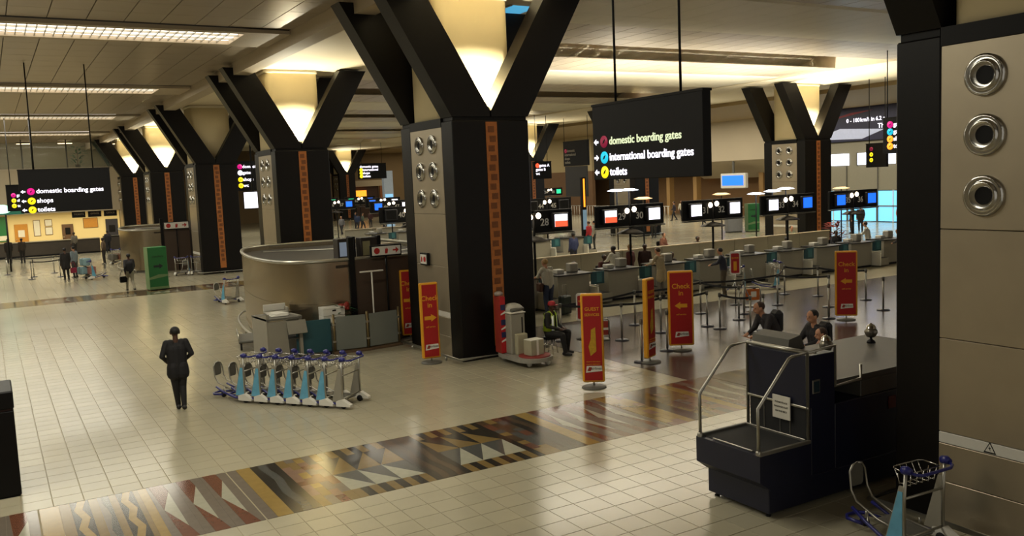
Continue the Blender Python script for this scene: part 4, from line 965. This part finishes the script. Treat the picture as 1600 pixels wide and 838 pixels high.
def island(y0, x0, n, k0, name):
    for i in range(n):
        o = dk0 if (k0 == 0 and i == 0) else dup(dk0)
        o.location = (x0+2.125*i, y0, 0); o['label'] = '%s grey check-in desk from the left in the %s' % (ORD[i], name); o['group'] = 'check-in desks'
        t = thing('partition', '%s low grey partition from the left in the %s' % (ORD[i], name), 'partition', (x0+2.125*i+1.0, y0+4.6, 0), 0, 'low partitions behind the desks')
        part('panel', B().cbox(-1.05, -.04, .1, 1.05, .04, 1.22, .01), grey, t); part('top_cap', B().cbox(-1.06, -.06, 1.22, 1.06, .06, 1.27, .01), trimm, t)
        part('foot', B().cbox(-.9, -.2, 0, -.84, .2, .1, .01), dark, t); part('foot', B().cbox(.84, -.2, 0, .9, .2, .1, .01), dark, t)
island(24.62, 14.15, 10, 0, 'front island'); island(39.6, 16, 6, 1, 'second island'); island(56, 22, 6, 2, 'third island')
def post_lamp(label, x, y):
    t = thing('post_lamp', label, 'lamp', (x, y, 0), 0, 'post lamps of the desk islands')
    part('pole', B().tube([(0,0,0),(0,0,3.05)], .045, 10), dark, t); part('foot', B().lathe([(.001,0),(.16,0),(.15,.03),(.06,.05),(.001,.05)], 16), dark, t)
    part('dish', B().lathe([(.05,2.34),(.3,2.28),(.5,2.18),(.5,2.16),(.3,2.24),(.05,2.29)], 20), M('dish_dark', '2c2620', .5), t)
    arm = part('lamp_arm', B().tube([(-.14,0,2.98),(.14,0,3.0)], .02, 6), dark, t)
    for s in (-1, 1): part('globe', B().ball((s*.17, -.03, 3.04+.02*s), .11, 8), gl_globe, t)
    return t
gl_globe = glow('globe_glow', 'ffe9c8', 9)
def number_board(num, xs, x, y, scr, side, hz=2.45):
    """panel from x to x+2.05, screen offset xs"""
    t = thing('number_board', 'black desk board %s' % num, 'sign', (x, y, hz), 0, 'numbered boards above the desks')
    part('panel', B().cbox(0, -.06, 0, 1.56, .06, .80, .015), dark, t)
    cs = part('screen_case', B().cbox(xs-.34, -.2, .12, xs+.34, .04, .68, .03), M('crt_case', '16161c', .5), t)
    part('screen', B().box(xs-.27, -.21, .18, xs+.27, -.2, .62), gl_white if scr == 'rw' else scr, cs)
    if scr == 'rw': part('red_half', B().box(xs-.27, -.215, .18, xs+.27, -.21, .39), gl_red, cs)
    link('number', text(num.split()[0], .36, M('board_number', 'b0aca0', .5, emit=.12), ext=.004), t, (side, -.068, .36), FY)
    part('shelf_bar', B().cbox(0, -.14, -.06, 1.56, .06, -.01, .01), greyd, t)
    return t
PX = [16.6, 20.9, 25.12, 29.42, 33.66]
for i, x in enumerate(PX): post_lamp('%s twin globe post lamp of the front island from the left' % ORD[i], x, 26.5)
bd = [('28', 0, 1, 'rw'), ('29', 1, 0, 'rw'), ('30', 1, 1, gl_white), ('31', 2, 0, gl_white), ('32', 2, 1, gl_white), ('33', 3, 0, gl_white), ('34', 3, 1, gl_blue), ('35', 4, 0, gl_blue), ('36', 4, 1, gl_blue)]
xs_ = {'28': 17.66, '29': 20.4, '30': 21.9, '31': 24.5, '32': 26.0, '33': 28.8, '34': 30.45, '35': 32.95, '36': 34.8}
BL = {'28': 'desk board with white over red screen, leftmost of the row', '29': 'desk board with white over red screen, left of the second post lamp', '30': 'desk board with white screen, right of the second post lamp', '31': 'desk board with white screen, left of the third post lamp', '32': 'desk board with white screen, right of the third post lamp',
 '33': 'desk board with white screen, just left of the far right column', '34': 'desk board with blue screen across the far right column', '35': 'desk board with blue screen, left of the last post lamp', '36': 'rightmost desk board with blue screen, beside the blue windows'}
for num, pi_, rgt, scr in bd:
    px = PX[pi_]; x = px+.06 if rgt else px-1.62
    sx_ = .98 if rgt else .58; side = .36 if rgt else 1.2
    t = number_board(num, sx_, x, 26.5, scr, side)
    t['label'] = BL[num]
k = 0
for (y, xl) in ((41.5, (18.5, 22.7, 26.9)), (57.9, (24.5, 28.7, 33.0)), (80, (49.5, 52.3)), (72, (25.5, 29.7)), (86, (29, 33))):
    for x in xl:
        post_lamp('%s twin globe lamp of the islands beyond, near to far' % ORD[k], x, y)
        for rgt in (0, 1):
            t = number_board(str(40+2*k+rgt), .58 if not rgt else .98, x+.06 if rgt else x-1.62, y, (gl_blue, gl_white, gl_green)[(k+rgt) % 3] if y > 50 else dark, 1.2 if not rgt else .36)
            t['label'] = '%s board of the %s post lamp pair beyond the front island' % ('right' if rgt else 'left', ORD[k])
        k += 1
# white uplighter discs above boards
def upspot(x, y, z):
    l = bpy.data.lights.new('disc_uplight', 'SPOT'); l.energy = 2500; l.color = (1, .95, .82); l.spot_size = math.radians(130); l.spot_blend = 1; l.shadow_soft_size = .3
    o = bpy.data.objects.new('disc_uplight', l); C.objects.link(o); o.location = (x, y, z); o.rotation_euler = (pi, 0, 0)
for i, (x, y, z, rz) in enumerate(((23.0, 30, 3.68, .4), (23.65, 30, 3.68, .4), (24.9, 30.6, 3.26, 0), (29.0, 30, 3.26, 0), (31.2, 30, 3.18, 0), (32.3, 30, 3.26, .4), (33.2, 30, 3.34, .4), (37.2, 30, 3.2, 0))):
    t = thing('disc_lamp', '%s pale disc lamp hovering over the desk boards, counted from the left' % ORD[i], 'lamp', (x, y, 0), rz, 'disc lamps over the desks')
    part('stem', B().tube([(0,0,0),(0,0,z)], .03, 8), dark, t); part('disc', B().lathe([(.001,z+.1),(.2,z+.1),(.42,z+.03),(.2,z),(.001,z)], 20), gl_globe2 if i in (0, 1, 4, 5, 6) else gl_warm2, t); upspot(x, y, z+.2); part('foot', B().lathe([(.001,0),(.15,0),(.14,.03),(.001,.04)], 14), dark, t)

# ------------------------------------------------------------------ people
STAND = dict(pel=(0,0,.95), che=(0,.0,1.30), nek=(0,.0,1.50), hed=(0,.025,1.635),
             shl=(-.185,0,1.43), ell=(-.24,-.03,1.14), wrl=(-.235,.07,.90), shr=(.185,0,1.43), elr=(.24,-.03,1.14), wrr=(.235,.07,.90),
             hil=(-.09,0,.92), knl=(-.10,.03,.50), anl=(-.10,-.01,.09), hir=(.09,0,.92), knr=(.10,.03,.50), anr=(.10,-.01,.09))
def P_(**k): d = dict(STAND); d.update(k); return d
POSE = {
 'stand': STAND,
 'walk': P_(knl=(-.09,.16,.52), anl=(-.09,.22,.10), knr=(.09,-.04,.50), anr=(.09,-.26,.14), ell=(-.25,-.12,1.15), wrl=(-.23,-.08,.90), elr=(.25,.06,1.15), wrr=(.22,.2,.95)),
 'step': P_(knl=(-.06,.05,.51), anl=(-.03,.10,.09), knr=(.08,.03,.50), anr=(.06,-.10,.11), ell=(-.29,-.04,1.17), wrl=(-.2,.16,1.03), elr=(.29,-.04,1.17), wrr=(.2,.16,1.03)),
 'reach': P_(che=(0,.05,1.30), nek=(0,.09,1.49), hed=(0,.14,1.61), shl=(-.18,.06,1.42), shr=(.18,.06,1.42), ell=(-.24,.2,1.2), wrl=(-.18,.42,1.14), elr=(.24,.2,1.2), wrr=(.18,.42,1.14)),
 'lean': P_(pel=(0,-.03,.94), che=(0,.12,1.26), nek=(0,.22,1.42), hed=(0,.31,1.51), shl=(-.18,.18,1.36), shr=(.18,.18,1.36), ell=(-.23,.28,1.10), wrl=(-.14,.46,1.02), elr=(.23,.28,1.10), wrr=(.14,.46,1.02)),
 'sit': P_(pel=(0,0,.53), che=(0,.03,.88), nek=(0,.05,1.08), hed=(0,.09,1.21), shl=(-.185,.04,1.01), shr=(.185,.04,1.01), ell=(-.25,.08,.74), wrl=(-.12,.3,.66), elr=(.25,.08,.74), wrr=(.10,.32,.66),
           hil=(-.1,.02,.52), knl=(-.16,.44,.54), anl=(-.16,.40,.10), hir=(.1,.02,.52), knr=(.16,.44,.52), anr=(.14,.50,.10)),
}
def capsule(b, p, q, r0, r1, n=8):
    b.tube([p, q], [r0, r1], n*2); b.ball(p, r0, n); b.ball(q, r1, n)
BODY = {}
def body_mesh(pose, top, bottom, skn, shoe, coat, fine, sleeve, female):
    key = (pose, top.name, bottom.name, skn.name, shoe.name, coat, fine, sleeve, female)
    if key in BODY: return BODY[key]
    J = {k: Vector(v) for k, v in POSE[pose].items()}
    prim = []   # (material slot, p, q, r0, r1)
    def c(m, p, q, a, d): prim.append((m, Vector(p), Vector(q), a, d))
    wd = .92 if female else 1
    for s in (-1, 1):
        o = Vector((s*.075*wd, 0, 0))
        c(1, J['pel']+o+Vector((0,0,.03)), J['che']+o*1.15, .105, .112)
        c(1, J['che']+o*1.1, J['nek']+Vector((s*.11, 0, -.08)), .105, .075)
        S = 'l' if s < 0 else 'r'
        sh, el, wr = J['sh'+S], J['el'+S], J['wr'+S]
        c(1, sh, el, .064, .05); c(1 if sleeve == 'long' else 0, el, wr, .046, .034)
        h = (wr-el).normalized(); pm = wr+h*.055
        c(0, wr, pm+h*.02, .032, .036)
        side = h.cross(Vector((0,0,1)) if abs(h.z) < .8 else Vector((0,1,0))).normalized(); fr = side.cross(h)
        if fine:
            for i in range(4):
                k0 = pm+h*.03+side*(i-1.5)*.021; L = (.07,.082,.078,.06)[i]; k1 = k0+h*L*.55+fr*.008; k2 = k1+h*L*.4+fr*.028
                c(0, k0, k1, .0105, .0095); c(0, k1, k2, .0095, .008)
            th = wr+h*.03-side*.034; c(0, th, th+h*.035-side*.022+fr*.01, .013, .011); c(0, th+h*.035-side*.022+fr*.01, th+h*.065-side*.02+fr*.022, .011, .009)
        else: c(0, pm, pm+h*.075, .033, .022)
        hi, kn, an = J['hi'+S], J['kn'+S], J['an'+S]
        c(2, hi, kn, .098, .066); c(2, kn, an, .066, .047 if skn != bottom else .04)
        d = (kn-an); fwd = Vector((0, 1, 0))
        c(3, an+Vector((0,-.04,-.045)), an+fwd*.15+Vector((0,0,-.05)), .045, .038)
        if coat:
            c(1, J['pel']+o+Vector((0,-.01,-.02)), J['pel']+o*1.25+(J['kn'+S]-J['hi'+S])*coat+Vector((0,-.02,0)), .122, .125)
    c(1, J['pel'], J['che'], .12, .12)
    c(0, J['nek']-Vector((0,0,.04)), J['hed']-Vector((0,.02,.05)), .055, .052)
    hd = J['hed']
    c(0, hd+Vector((0,-.012,.03)), hd+Vector((0,.02,-.045)), .088, .062)
    c(0, hd+Vector((0,-.02,.02)), hd+Vector((0,.015,.035)), .09, .084)
    if fine:
        c(0, hd+Vector((0,.088,.0)), hd+Vector((0,.108,-.025)), .012, .017); c(0, hd+Vector((-.02,.085,-.058)), hd+Vector((.02,.085,-.058)), .012, .012)
        for s in (-1, 1): c(0, hd+Vector((s*.088,-.01,.02)), hd+Vector((s*.086,-.012,-.025)), .02, .014)
    b = B()
    if not female: prim = [(m, p, q, a*(1.14 if a > .04 and m else 1), d*(1.14 if d > .04 and m else 1)) for m, p, q, a, d in prim]
    for m, p, q, a, d in prim: capsule(b, p, q, a, d, 6)
    ob = bpy.data.objects.new('tmpbody', b.mesh('tmpbody', [skn, top, bottom, shoe]))
    rm = ob.modifiers.new('r', 'REMESH'); rm.mode = 'VOXEL'; rm.voxel_size = .0085 if fine == 2 else (.012 if fine else .028); rm.use_smooth_shade = True
    sm = ob.modifiers.new('s', 'SMOOTH'); sm.factor = .5; sm.iterations = 2 if fine else 3
    me = evalmesh(ob); me.name = 'body'
    if len(me.materials) == 0 or True:
        me.materials.clear()
        for m_ in (skn, top, bottom, shoe): me.materials.append(m_)
    n = len(me.polygons); ctr = np.empty(n*3); me.polygons.foreach_get('center', ctr); ctr = ctr.reshape(-1, 3)
    best = np.full(n, 1e9); idx = np.zeros(n, dtype=np.int32)
    for m, p, q, a, d in prim:
        p_ = np.array(p); ax = np.array(q)-p_; L2 = max(1e-9, ax@ax); tt = np.clip(((ctr-p_)@ax)/L2, 0, 1)
        ds = np.linalg.norm(ctr-p_-tt[:, None]*ax, axis=1)-(a+(d-a)*tt)
        w = ds < best; best[w] = ds[w]; idx[w] = m
    me.polygons.foreach_set('material_index', idx); me.polygons.foreach_set('use_smooth', [True]*n); me.update()
    BODY[key] = me; return me
CLOTH = {}
def cl(h, rough=.75): 
    if h not in CLOTH: CLOTH[h] = M('cloth_'+h, h, rough, var=.12, scale=20, bump=.15)
    return CLOTH[h]
shoes = M('shoe_black', '14110f', .4)
def person(label, x, y, rz, top, bottom, skn=None, hair=None, pose='stand', h=1.75, coat=0, fine=0, sleeve='long', z=0, female=False, cat='person', hair_long=False, cap=None):
    skn = skn or skin_l; hair = hair or hairb
    t = thing('person', label, cat, (x, y, z), rz); t.scale = (h/1.75,)*3
    link('body', body_mesh(pose, cl(top), cl(bottom), skn, shoes, coat, fine, sleeve, female), t)
    hd = Vector(POSE[pose]['hed'])
    b = B().ball(hd+Vector((0,-.026,.042)), .1, 8 if fine else 5, .98, 1.0, .93)
    if hair_long: capsule(b, hd+Vector((0,-.05,.02)), hd+Vector((0,-.075,-.13)), .085, .07, 5)
    part('hair', b, hair, t)
    if cap:
        b = B().lathe([(.103,.02),(.104,.05),(.09,.095),(.05,.122),(.001,.13)], 18); b.v = [(a+hd.x, c_+hd.y-.012, e+hd.z+.012) for a, c_, e in b.v]
        cp = part('cap', b, cap, t)
        part('cap_peak', B().prism([(-.07,.08),(-.05,.15),(0,.175),(.05,.15),(.07,.08)], .0, .012), cap, cp, (hd.x, hd.y, hd.z+.03))
    if fine:
        for s in (-1, 1): part('eye', B().ball(hd+Vector((s*.033,.086,.012)), .010, 5), M('eye_dark', '1a1412', .3), t)
    return t
def backpack(t, pose, mat):
    ch = Vector(POSE[pose]['che']); part('backpack', B().cbox(-.15, -.17, -.22, .15, .0, .22, .06), mat, t, ch+Vector((0,-.10,-.02)))
def tie_bag(label, x, y, z, rz, mat, w=.32, h=.28, d=.12):
    t = thing('shoulder_bag', label, 'bag', (x, y, z), rz); part('pouch', B().cbox(-w/2, -d/2, 0, w/2, d/2, h, .03), mat, t); part('strap', B().tube([(-w/2+.02,0,h),(-.05,0,h+.3),(.05,0,h+.3),(w/2-.02,0,h)], .012, 6), mat, t); part('flap', B().cbox(-w/2-.005, -d/2-.012, h*.45, w/2+.005, -d/2, h, .005), mat, t)
    return t
person('person in a dark suit walking away across the pale floor', 3.06, 18.72, -.05, '0c0a0d', '0e0b09', skin_d, hairb, 'step', 1.70, .42, 2)
# seated man in reflective vest on a stool
t = person('person in red cap and lime reflective vest sitting on a stool', 11.84, 18.34, -2.65, '17150f', '131110', skin_d, hairb, 'sit', 1.74, 0, 2, cap=M('cap_red', '9c1a22', .6))
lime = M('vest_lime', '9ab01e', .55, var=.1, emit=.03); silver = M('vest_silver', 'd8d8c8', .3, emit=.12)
def shell(a0, a1, rx0, ry0, rx1, ry1, z0, z1, th, n=16):
    b = B(); vs = []
    for i in range(n+1):
        a = math.radians(a0+(a1-a0)*i/n); sx, cy_ = math.sin(a), math.cos(a)
        vs += [(rx0*sx, .01+ry0*cy_, z0), (rx1*sx, .03+ry1*cy_, z1), ((rx0+th)*sx, .01+(ry0+th)*cy_, z0), ((rx1+th)*sx, .03+(ry1+th)*cy_, z1)]
    f = []
    for i in range(n):
        o = 4*i; p = o+4; f += [(o+2,o+3,p+3,p+2), (o,p,p+1,o+1), (o+1,p+1,p+3,o+3), (o,o+2,p+2,p)]
    f += [(0,1,3,2), (4*n,4*n+2,4*n+3,4*n+1)]
    return b.add(vs, f, True)
v = part('vest', shell(16, 344, .195, .165, .175, .135, .60, 1.0, .012, 28), lime, t)
for s_ in (-1, 1):
    part('reflective_band', shell(s_*26, s_*44, .208, .178, .188, .148, .60, 1.0, .006, 5), silver, v)
    part('shoulder_strap', B().tube([(s_*.1,.15,.98),(s_*.11,.06,1.085),(s_*.1,-.08,1.0)], .03, 8), lime, v)
t = thing('stool', 'low black stool under the person in the vest', 'stool', (11.86, 18.36, 0), -1.05)
part('seat', B().lathe([(.001,.37),(.17,.37),(.18,.40),(.17,.43),(.001,.43)], 18), dark, t)
for k in range(4): a = pi/4+k*pi/2; part('leg', B().tube([(math.cos(a)*.1,math.sin(a)*.1,.37),(math.cos(a)*.19,math.sin(a)*.19,0)], .014, 6), chrome, t)
# queue and counters
person('person in a white T-shirt and jeans seen from behind', 15.2, 23.53, .15, 'b9b4a4', '2a3550', skin_l, hairbl, 'reach', 1.83, 0, 1, 'short')
tie_bag('brown shoulder bag hanging at the side of the white T-shirt', 14.93, 23.62, .78, 1.4, M('bag_brown', '4a2a1c', .6))
person('person in white shirt and black trousers leaning on a desk', 20.1, 26.4, .05, 'c3beb0', '1a1518', skin_d, hairb, 'reach', 1.75, 0, 1)
person('person in a long beige coat standing at the desks', 20.3, 24.05, .25, '9a8a6c', '6a6258', skin_l, hairbr, 'reach', 1.78, .7, 1, female=True)
person('person in a dark red top beside the beige coat', 20.95, 26.6, .3, '54201c', '2a2420', skin_l, hairbl, 'stand', 1.72, 0, 0, female=True)
person('person in brown jacket right of the beige coat', 21.5, 26.4, 2.6, '3a241c', '221c1a', skin_d, hairb, 'stand', 1.7)
person('person in dark shirt standing by the red queue poster', 21.9, 22.6, .7, '1f2230', '4a4030', skin_l, hairb, 'reach', 1.72)
person('person in white shirt at the far right desks', 34.7, 26.5, .6, 'bdb9ac', '15151c', skin_l, hairbr, 'reach', 1.78)
person('person in dark top and shorts bending at the far right desk', 33.5, 23.75, .4, '1c1c26', '20202a', skin_l, hairbr, 'lean', 1.7)
for i, (x, y, c_, sk, hr, lb) in enumerate(((18.1, 26.3, '1c1a20', skin_d, hairb, 'seated desk agent in dark jacket behind the first teal panel'), (22.6, 26.2, '251818', skin_d, hairb, 'seated desk agent in black with red beside board post'), (30.25, 27.4, '3a1c18', skin_d, hairb, 'seated desk agent in dark red under the white and blue boards'), (34.4, 28.1, '181820', skin_d, hairb, 'seated desk agent in black near the far column'), (28.8, 31.5, '201a18', skin_d, hairb, 'seated person in black behind the low partition'), (29.6, 34.9, '6a4030', skin_l, hairbr, 'seated person in rusty red beyond the low partition'), (36.2, 32.4, '7d806a', skin_l, hairb, 'seated person in pale green at the far desks'), (20.4, 27.6, '4a201c', skin_d, hairb, 'seated desk agent in red brown behind the white shirt'))):
    p_ = person(lb, x, y, pi+.3*(i % 3-1), c_, '1c1a1a', sk, hr, 'sit', 1.75)
    t = thing('office_chair', 'office chair under the '+lb.split(' ', 1)[1], 'chair', (x, y, 0), p_.rotation_euler.z, 'agents chairs')
    part('seat', B().cbox(-.22, -.2, .36, .22, .24, .43, .03), dark, t); part('backrest', B().cbox(-.2, -.27, .5, .2, -.2, .9, .03), dark, t); part('column', B().tube([(0,0,.05),(0,0,.38)], .03, 8), alum, t)
    for k in range(5): a = 2*pi*k/5; part('leg', B().tube([(0,0,.07),(.26*math.cos(a),.26*math.sin(a),.04)], .018, 6), dark, t)
# three travellers behind the navy counter
t = person('person with dark backpack looking down behind the navy counter', 13.45, 12.5, 1.25, '2a262a', '16141a', skin_l, hairbr, 'lean', 1.86, 0, 1); backpack(t, 'lean', M('pack_black', '14141a', .7))
t = person('person in dark jacket holding a paper behind the navy counter', 12.95, 10.95, 1.35, '1c1a1e', '16141a', skin_l, hairb, 'reach', 1.80, 0, 1); backpack(t, 'reach', MATS['pack_black'])
person('brown-haired person in a pink top behind the navy counter', 12.35, 10.25, 1.1, 'a07a6a', '2a2430', skin_l, hairbr, 'reach', 1.62, 0, 1, female=True, hair_long=True)
t = thing('boarding_paper', 'white sheet of paper held behind the navy counter', 'paper', (12.32, 11.1, 1.2)); part('sheet', B().box(-.11, -.08, 0, .11, .08, .006), white, t, (0,0,0), (.5, .3, 0)); part('fold', B().box(-.11, -.003, .006, .11, .003, .010), white, t, (0,0,0), (.5, .3, 0))
# distant people
far = [(30.3, 42.3, .4, 'a01c24', '2a2e3c', skin_l, hairbr, 'stand', 'person in a bright red jacket on the floor beyond the desks'), (30.9, 42.6, .9, '8d8878', '30302e', skin_l, hairb, 'stand', 'person in grey beside the bright red jacket'),
 (41.9, 49.7, .2, '8a6e50', '241c1c', skin_l, hairbr, 'stand', 'person in tan jacket standing in the far concourse'), (53.6, 61.5, 1, '26202a', '1c1a1c', skin_l, hairb, 'walk', 'person in dark clothes walking in the far concourse'), (55.3, 62.4, 2, 'b0a890', '2a2a30', skin_l, hairb, 'walk', 'person in pale top walking in the far concourse'),
 (24.0, 34.8, 0, '202a50', '1a1a24', skin_d, hairb, 'stand', 'person in blue behind the first desk board'), (38.8, 46.6, 2.2, '48422c', '26221c', skin_d, hairb, 'stand', 'person in olive next to the tan jacket'),
 (50.8, 51.7, .5, '1c1c22', '1c1c22', skin_l, hairb, 'walk', 'person in black under the far grey stand'), (49.3, 53, 1.5, '2c2c34', '1c1c22', skin_l, hairb, 'walk', 'second dark figure under the far grey stand'),
 (49.0, 38.0, 2, '221c1a', '1c1c22', skin_l, hairb, 'stand', 'dark figure in front of the blue windows'), (47.5, 37.5, 1, '40302a', '1c1c22', skin_l, hairbr, 'stand', 'brown figure in front of the blue windows'), (51, 36.5, 2.5, 'b89c8c', '40302a', skin_l, hairb, 'stand', 'pink figure at the right end of the blue windows'),
 (3.39, 52.67, .3, '17120f', '120f0e', skin_d, hairb, 'stand', 'person in a long black coat by the far loaded trolley'), (5.4, 43.7, .2, '1a171c', '8a8470', skin_d, hairb, 'walk', 'person in dark jacket and light trousers near the green kiosk'),
 (1.1, 70.5, .1, '241d19', '1c1815', skin_d, hairb, 'stand', 'left one of two people queuing at the far ticket counter'), (1.9, 70.0, .4, '33291f', '1c1815', skin_d, hairb, 'stand', 'right one of two people queuing at the far ticket counter'),
 (3.9, 53.8, .8, '7d8a90', '3c3a3a', skin_l, hairb, 'stand', 'person in pale blue behind the far loaded trolley'), (5.6, 75.4, .5, '6a6458', '2a2624', skin_d, hairb, 'stand', 'person in grey at the right ticket counter'), (7.9, 74.9, .2, '16161e', '16161e', skin_d, hairb, 'stand', 'person in navy black at the right ticket counter'),
 (9.6, 72, 2.2, 'a09080', '3a3a3a', skin_l, hairb, 'stand', 'person in pale top beside the far left column'), (6.3, 62.6, 1.2, '5a4a3a', '2a2624', skin_d, hairb, 'stand', 'person in brown behind the trolley near the far column'), (8.6, 63.4, 1.2, '1c1a1e', '2a2624', skin_d, hairb, 'stand', 'person in black beyond the far steel enclosure')]
for x, y, rz, tp, bt, sk, hr, po, lb in far:
    person(lb, x, y, rz, tp, bt, sk, hr, po, 1.72, .6 if 'coat' in lb else 0)
tie_bag('black bag carried by the walking person near the green kiosk', 5.12, 43.75, .42, .2, dark)
tie_bag('pink bag beside the long black coat far left', 3.75, 52.75, .35, .3, M('bag_pink', '8a2038', .6))
rr = random.Random(3); crowd = ['6a6a70', 'a8a49a', '23304e', '4a2a28', '8a8478', '20202a', '505a50']
for i in range(22):
    x = 24+rr.random()*14; y = 62+rr.random()*26
    o = person('%s of the small distant figures crowding the central gap, from near' % ORD[i % 20], x, y, rr.random()*6, crowd[i % 7], '26242a', skin_d if i % 2 else skin_l, hairb, 'stand' if i % 3 else 'walk', 1.7)
    o['label'] = 'tiny distant figure in %s in the crowd beyond the central gap' % ('grey', 'off-white', 'dark blue', 'maroon', 'beige', 'black', 'olive grey')[i % 7]; o['group'] = 'distant crowd'

# ------------------------------------------------------------------ kiosks and remaining background things
kg = M('kiosk_green', '1f6a34', .5, var=.12, scale=2); kgl = M('kiosk_pale', '6f8a5c', .5)
def green_kiosk(label, x, y, rz):
    t = thing('green_kiosk', label, 'kiosk', (x, y, 0), rz)
    part('kiosk_body', B().cbox(-.42, -.3, .05, .42, .3, 1.98, .02), kg, t); part('kiosk_base', B().box(-.4, -.28, 0, .4, .28, .05), dark, t)
    part('pale_band', B().prism([(-.42,.5),(.42,.62),(.42,.70),(0,.72),(-.42,.60)], -.306, -.3, 'y'), kgl, t); part('pale_base', B().box(-.42, -.305, .05, .42, -.3, .16), kgl, t)
    b = B().lathe([(.0001,0),(.3,0)], 22); b.v = [(a, -.306, .38+b_*.6) for a, b_, c_ in b.v]; part('oval_mark', b, kg, t)
    part('arrow', B().prism([(-.2,1.05),(.05,1.05),(.05,.98),(.22,1.1),(.05,1.22),(.05,1.15),(-.2,1.15)], -.306, -.3, 'y'), M('arrow_navy', '101c20', .5), t)
    link('lettering', text('transfers', .14, M('kiosk_letters', '143c1e', .5)), t, (0, -.304, 1.55), FY); part('side_edge', B().box(-.43, -.3, .05, -.42, .3, 1.98), kgl, t)
green_kiosk('green kiosk sign with a dark arrow on the left floor', 6.5, 43.25, .12)
green_kiosk('green kiosk in the far concourse behind the desks', 46.2, 44.8, -.4)
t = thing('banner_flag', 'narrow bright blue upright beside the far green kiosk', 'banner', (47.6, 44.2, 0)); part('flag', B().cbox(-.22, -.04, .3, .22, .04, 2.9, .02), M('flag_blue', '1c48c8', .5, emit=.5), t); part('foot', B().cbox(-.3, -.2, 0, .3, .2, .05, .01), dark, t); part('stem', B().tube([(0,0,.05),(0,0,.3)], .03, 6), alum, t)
t = thing('grey_stand', 'pale grey stand left of the far green kiosk', 'stand', (45.2, 45.6, 0), -.4); part('stand_body', B().cbox(-.55, -.3, .05, .55, .3, 1.7, .03), M('stand_grey', '8a8c90', .5), t); part('stand_top', B().cbox(-.6, -.35, 1.7, .6, .35, 1.78, .02), white, t); part('stand_base', B().box(-.5, -.27, 0, .5, .27, .05), dark, t)
leafy('flower_pot', 'pot of red flowers in front of the far right column', (37.6, 30.6, 0), 1.5, .5, 90, redf)
t = thing('video_wall', 'brilliant white display panel between two left columns', 'display', (15.25, 59, 3.2)); part('case', B().cbox(-.68, 0, -.05, .68, .12, 1.1, .02), dark, t); part('screen', B().box(-.64, -.01, 0, .64, 0, 1.05), gl_white, t); part('bracket', B().cbox(-.06, .05, 1.1, .06, .12, 5.85, .01), dark, t)
t = thing('light_box', 'upright white light box left of the central column', 'light box', (33.5, 72, 0)); part('case', B().cbox(-.4, -.1, 2.3, .4, .1, 5.3, .02), dark, t); part('panel', B().box(-.36, -.11, 2.35, .36, -.1, 5.25), gl_white, t); part('post', B().tube([(0,0,0),(0,0,2.3)], .06, 8), dark, t)
t = thing('shop_front', 'distant shop with glowing orange panel in the central gap', 'shop', (43.2, 113, 0))
part('fascia', B().cbox(-3.4, -.2, 4.2, 3.4, .2, 5.0, .03), wallm, t); part('orange_panel', B().box(-.9, -.1, 2.6, 1.1, 0, 3.7), gl_amber, t); part('interior', B().box(-3.0, .2, 0, 3.0, .4, 4.2), M('shop_dark', '3a2414', .7), t)
for x in (-3.2, -1.9, 3.2): part('pillar', B().cbox(x-.15, -.15, 0, x+.15, .15, 4.2, .02), M('shop_timber', '8a5024', .6), t)
part('white_sign', B().box(-3.3, -.25, 3.5, -2.2, -.2, 4.1), gl_white, t)
t = thing('light_pillar', 'tall pale blue lit pillar in the central gap', 'pillar', (42.0, 100, 0)); part('shaft', B().cbox(-.6, -.3, 0, .6, .3, 6, .03), M('pillar_pale', 'a0aab0', .5, emit=.25), t); part('glow_strip', B().box(-.5, -.32, .5, .5, -.3, 3.2), glow('pillar_glow', '8ac8f0', .9), t)
t = thing('amber_pillar', 'slim amber glowing light pillar under the gate sign', 'pillar', (36.5, 51.5, 0)); part('shaft', B().cbox(-.18, -.12, 0, .18, .12, 4.3, .02), dark, t); part('amber_tube', B().box(-.07, -.13, 2.2, .07, -.12, 4.2), gl_amber, t); part('blue_tube', B().box(-.16, -.135, .6, .16, -.12, 2.0), M('tube_blue', '7a98b0', .4, emit=.35), t)
bpy.data.scenes.remove(TMP)
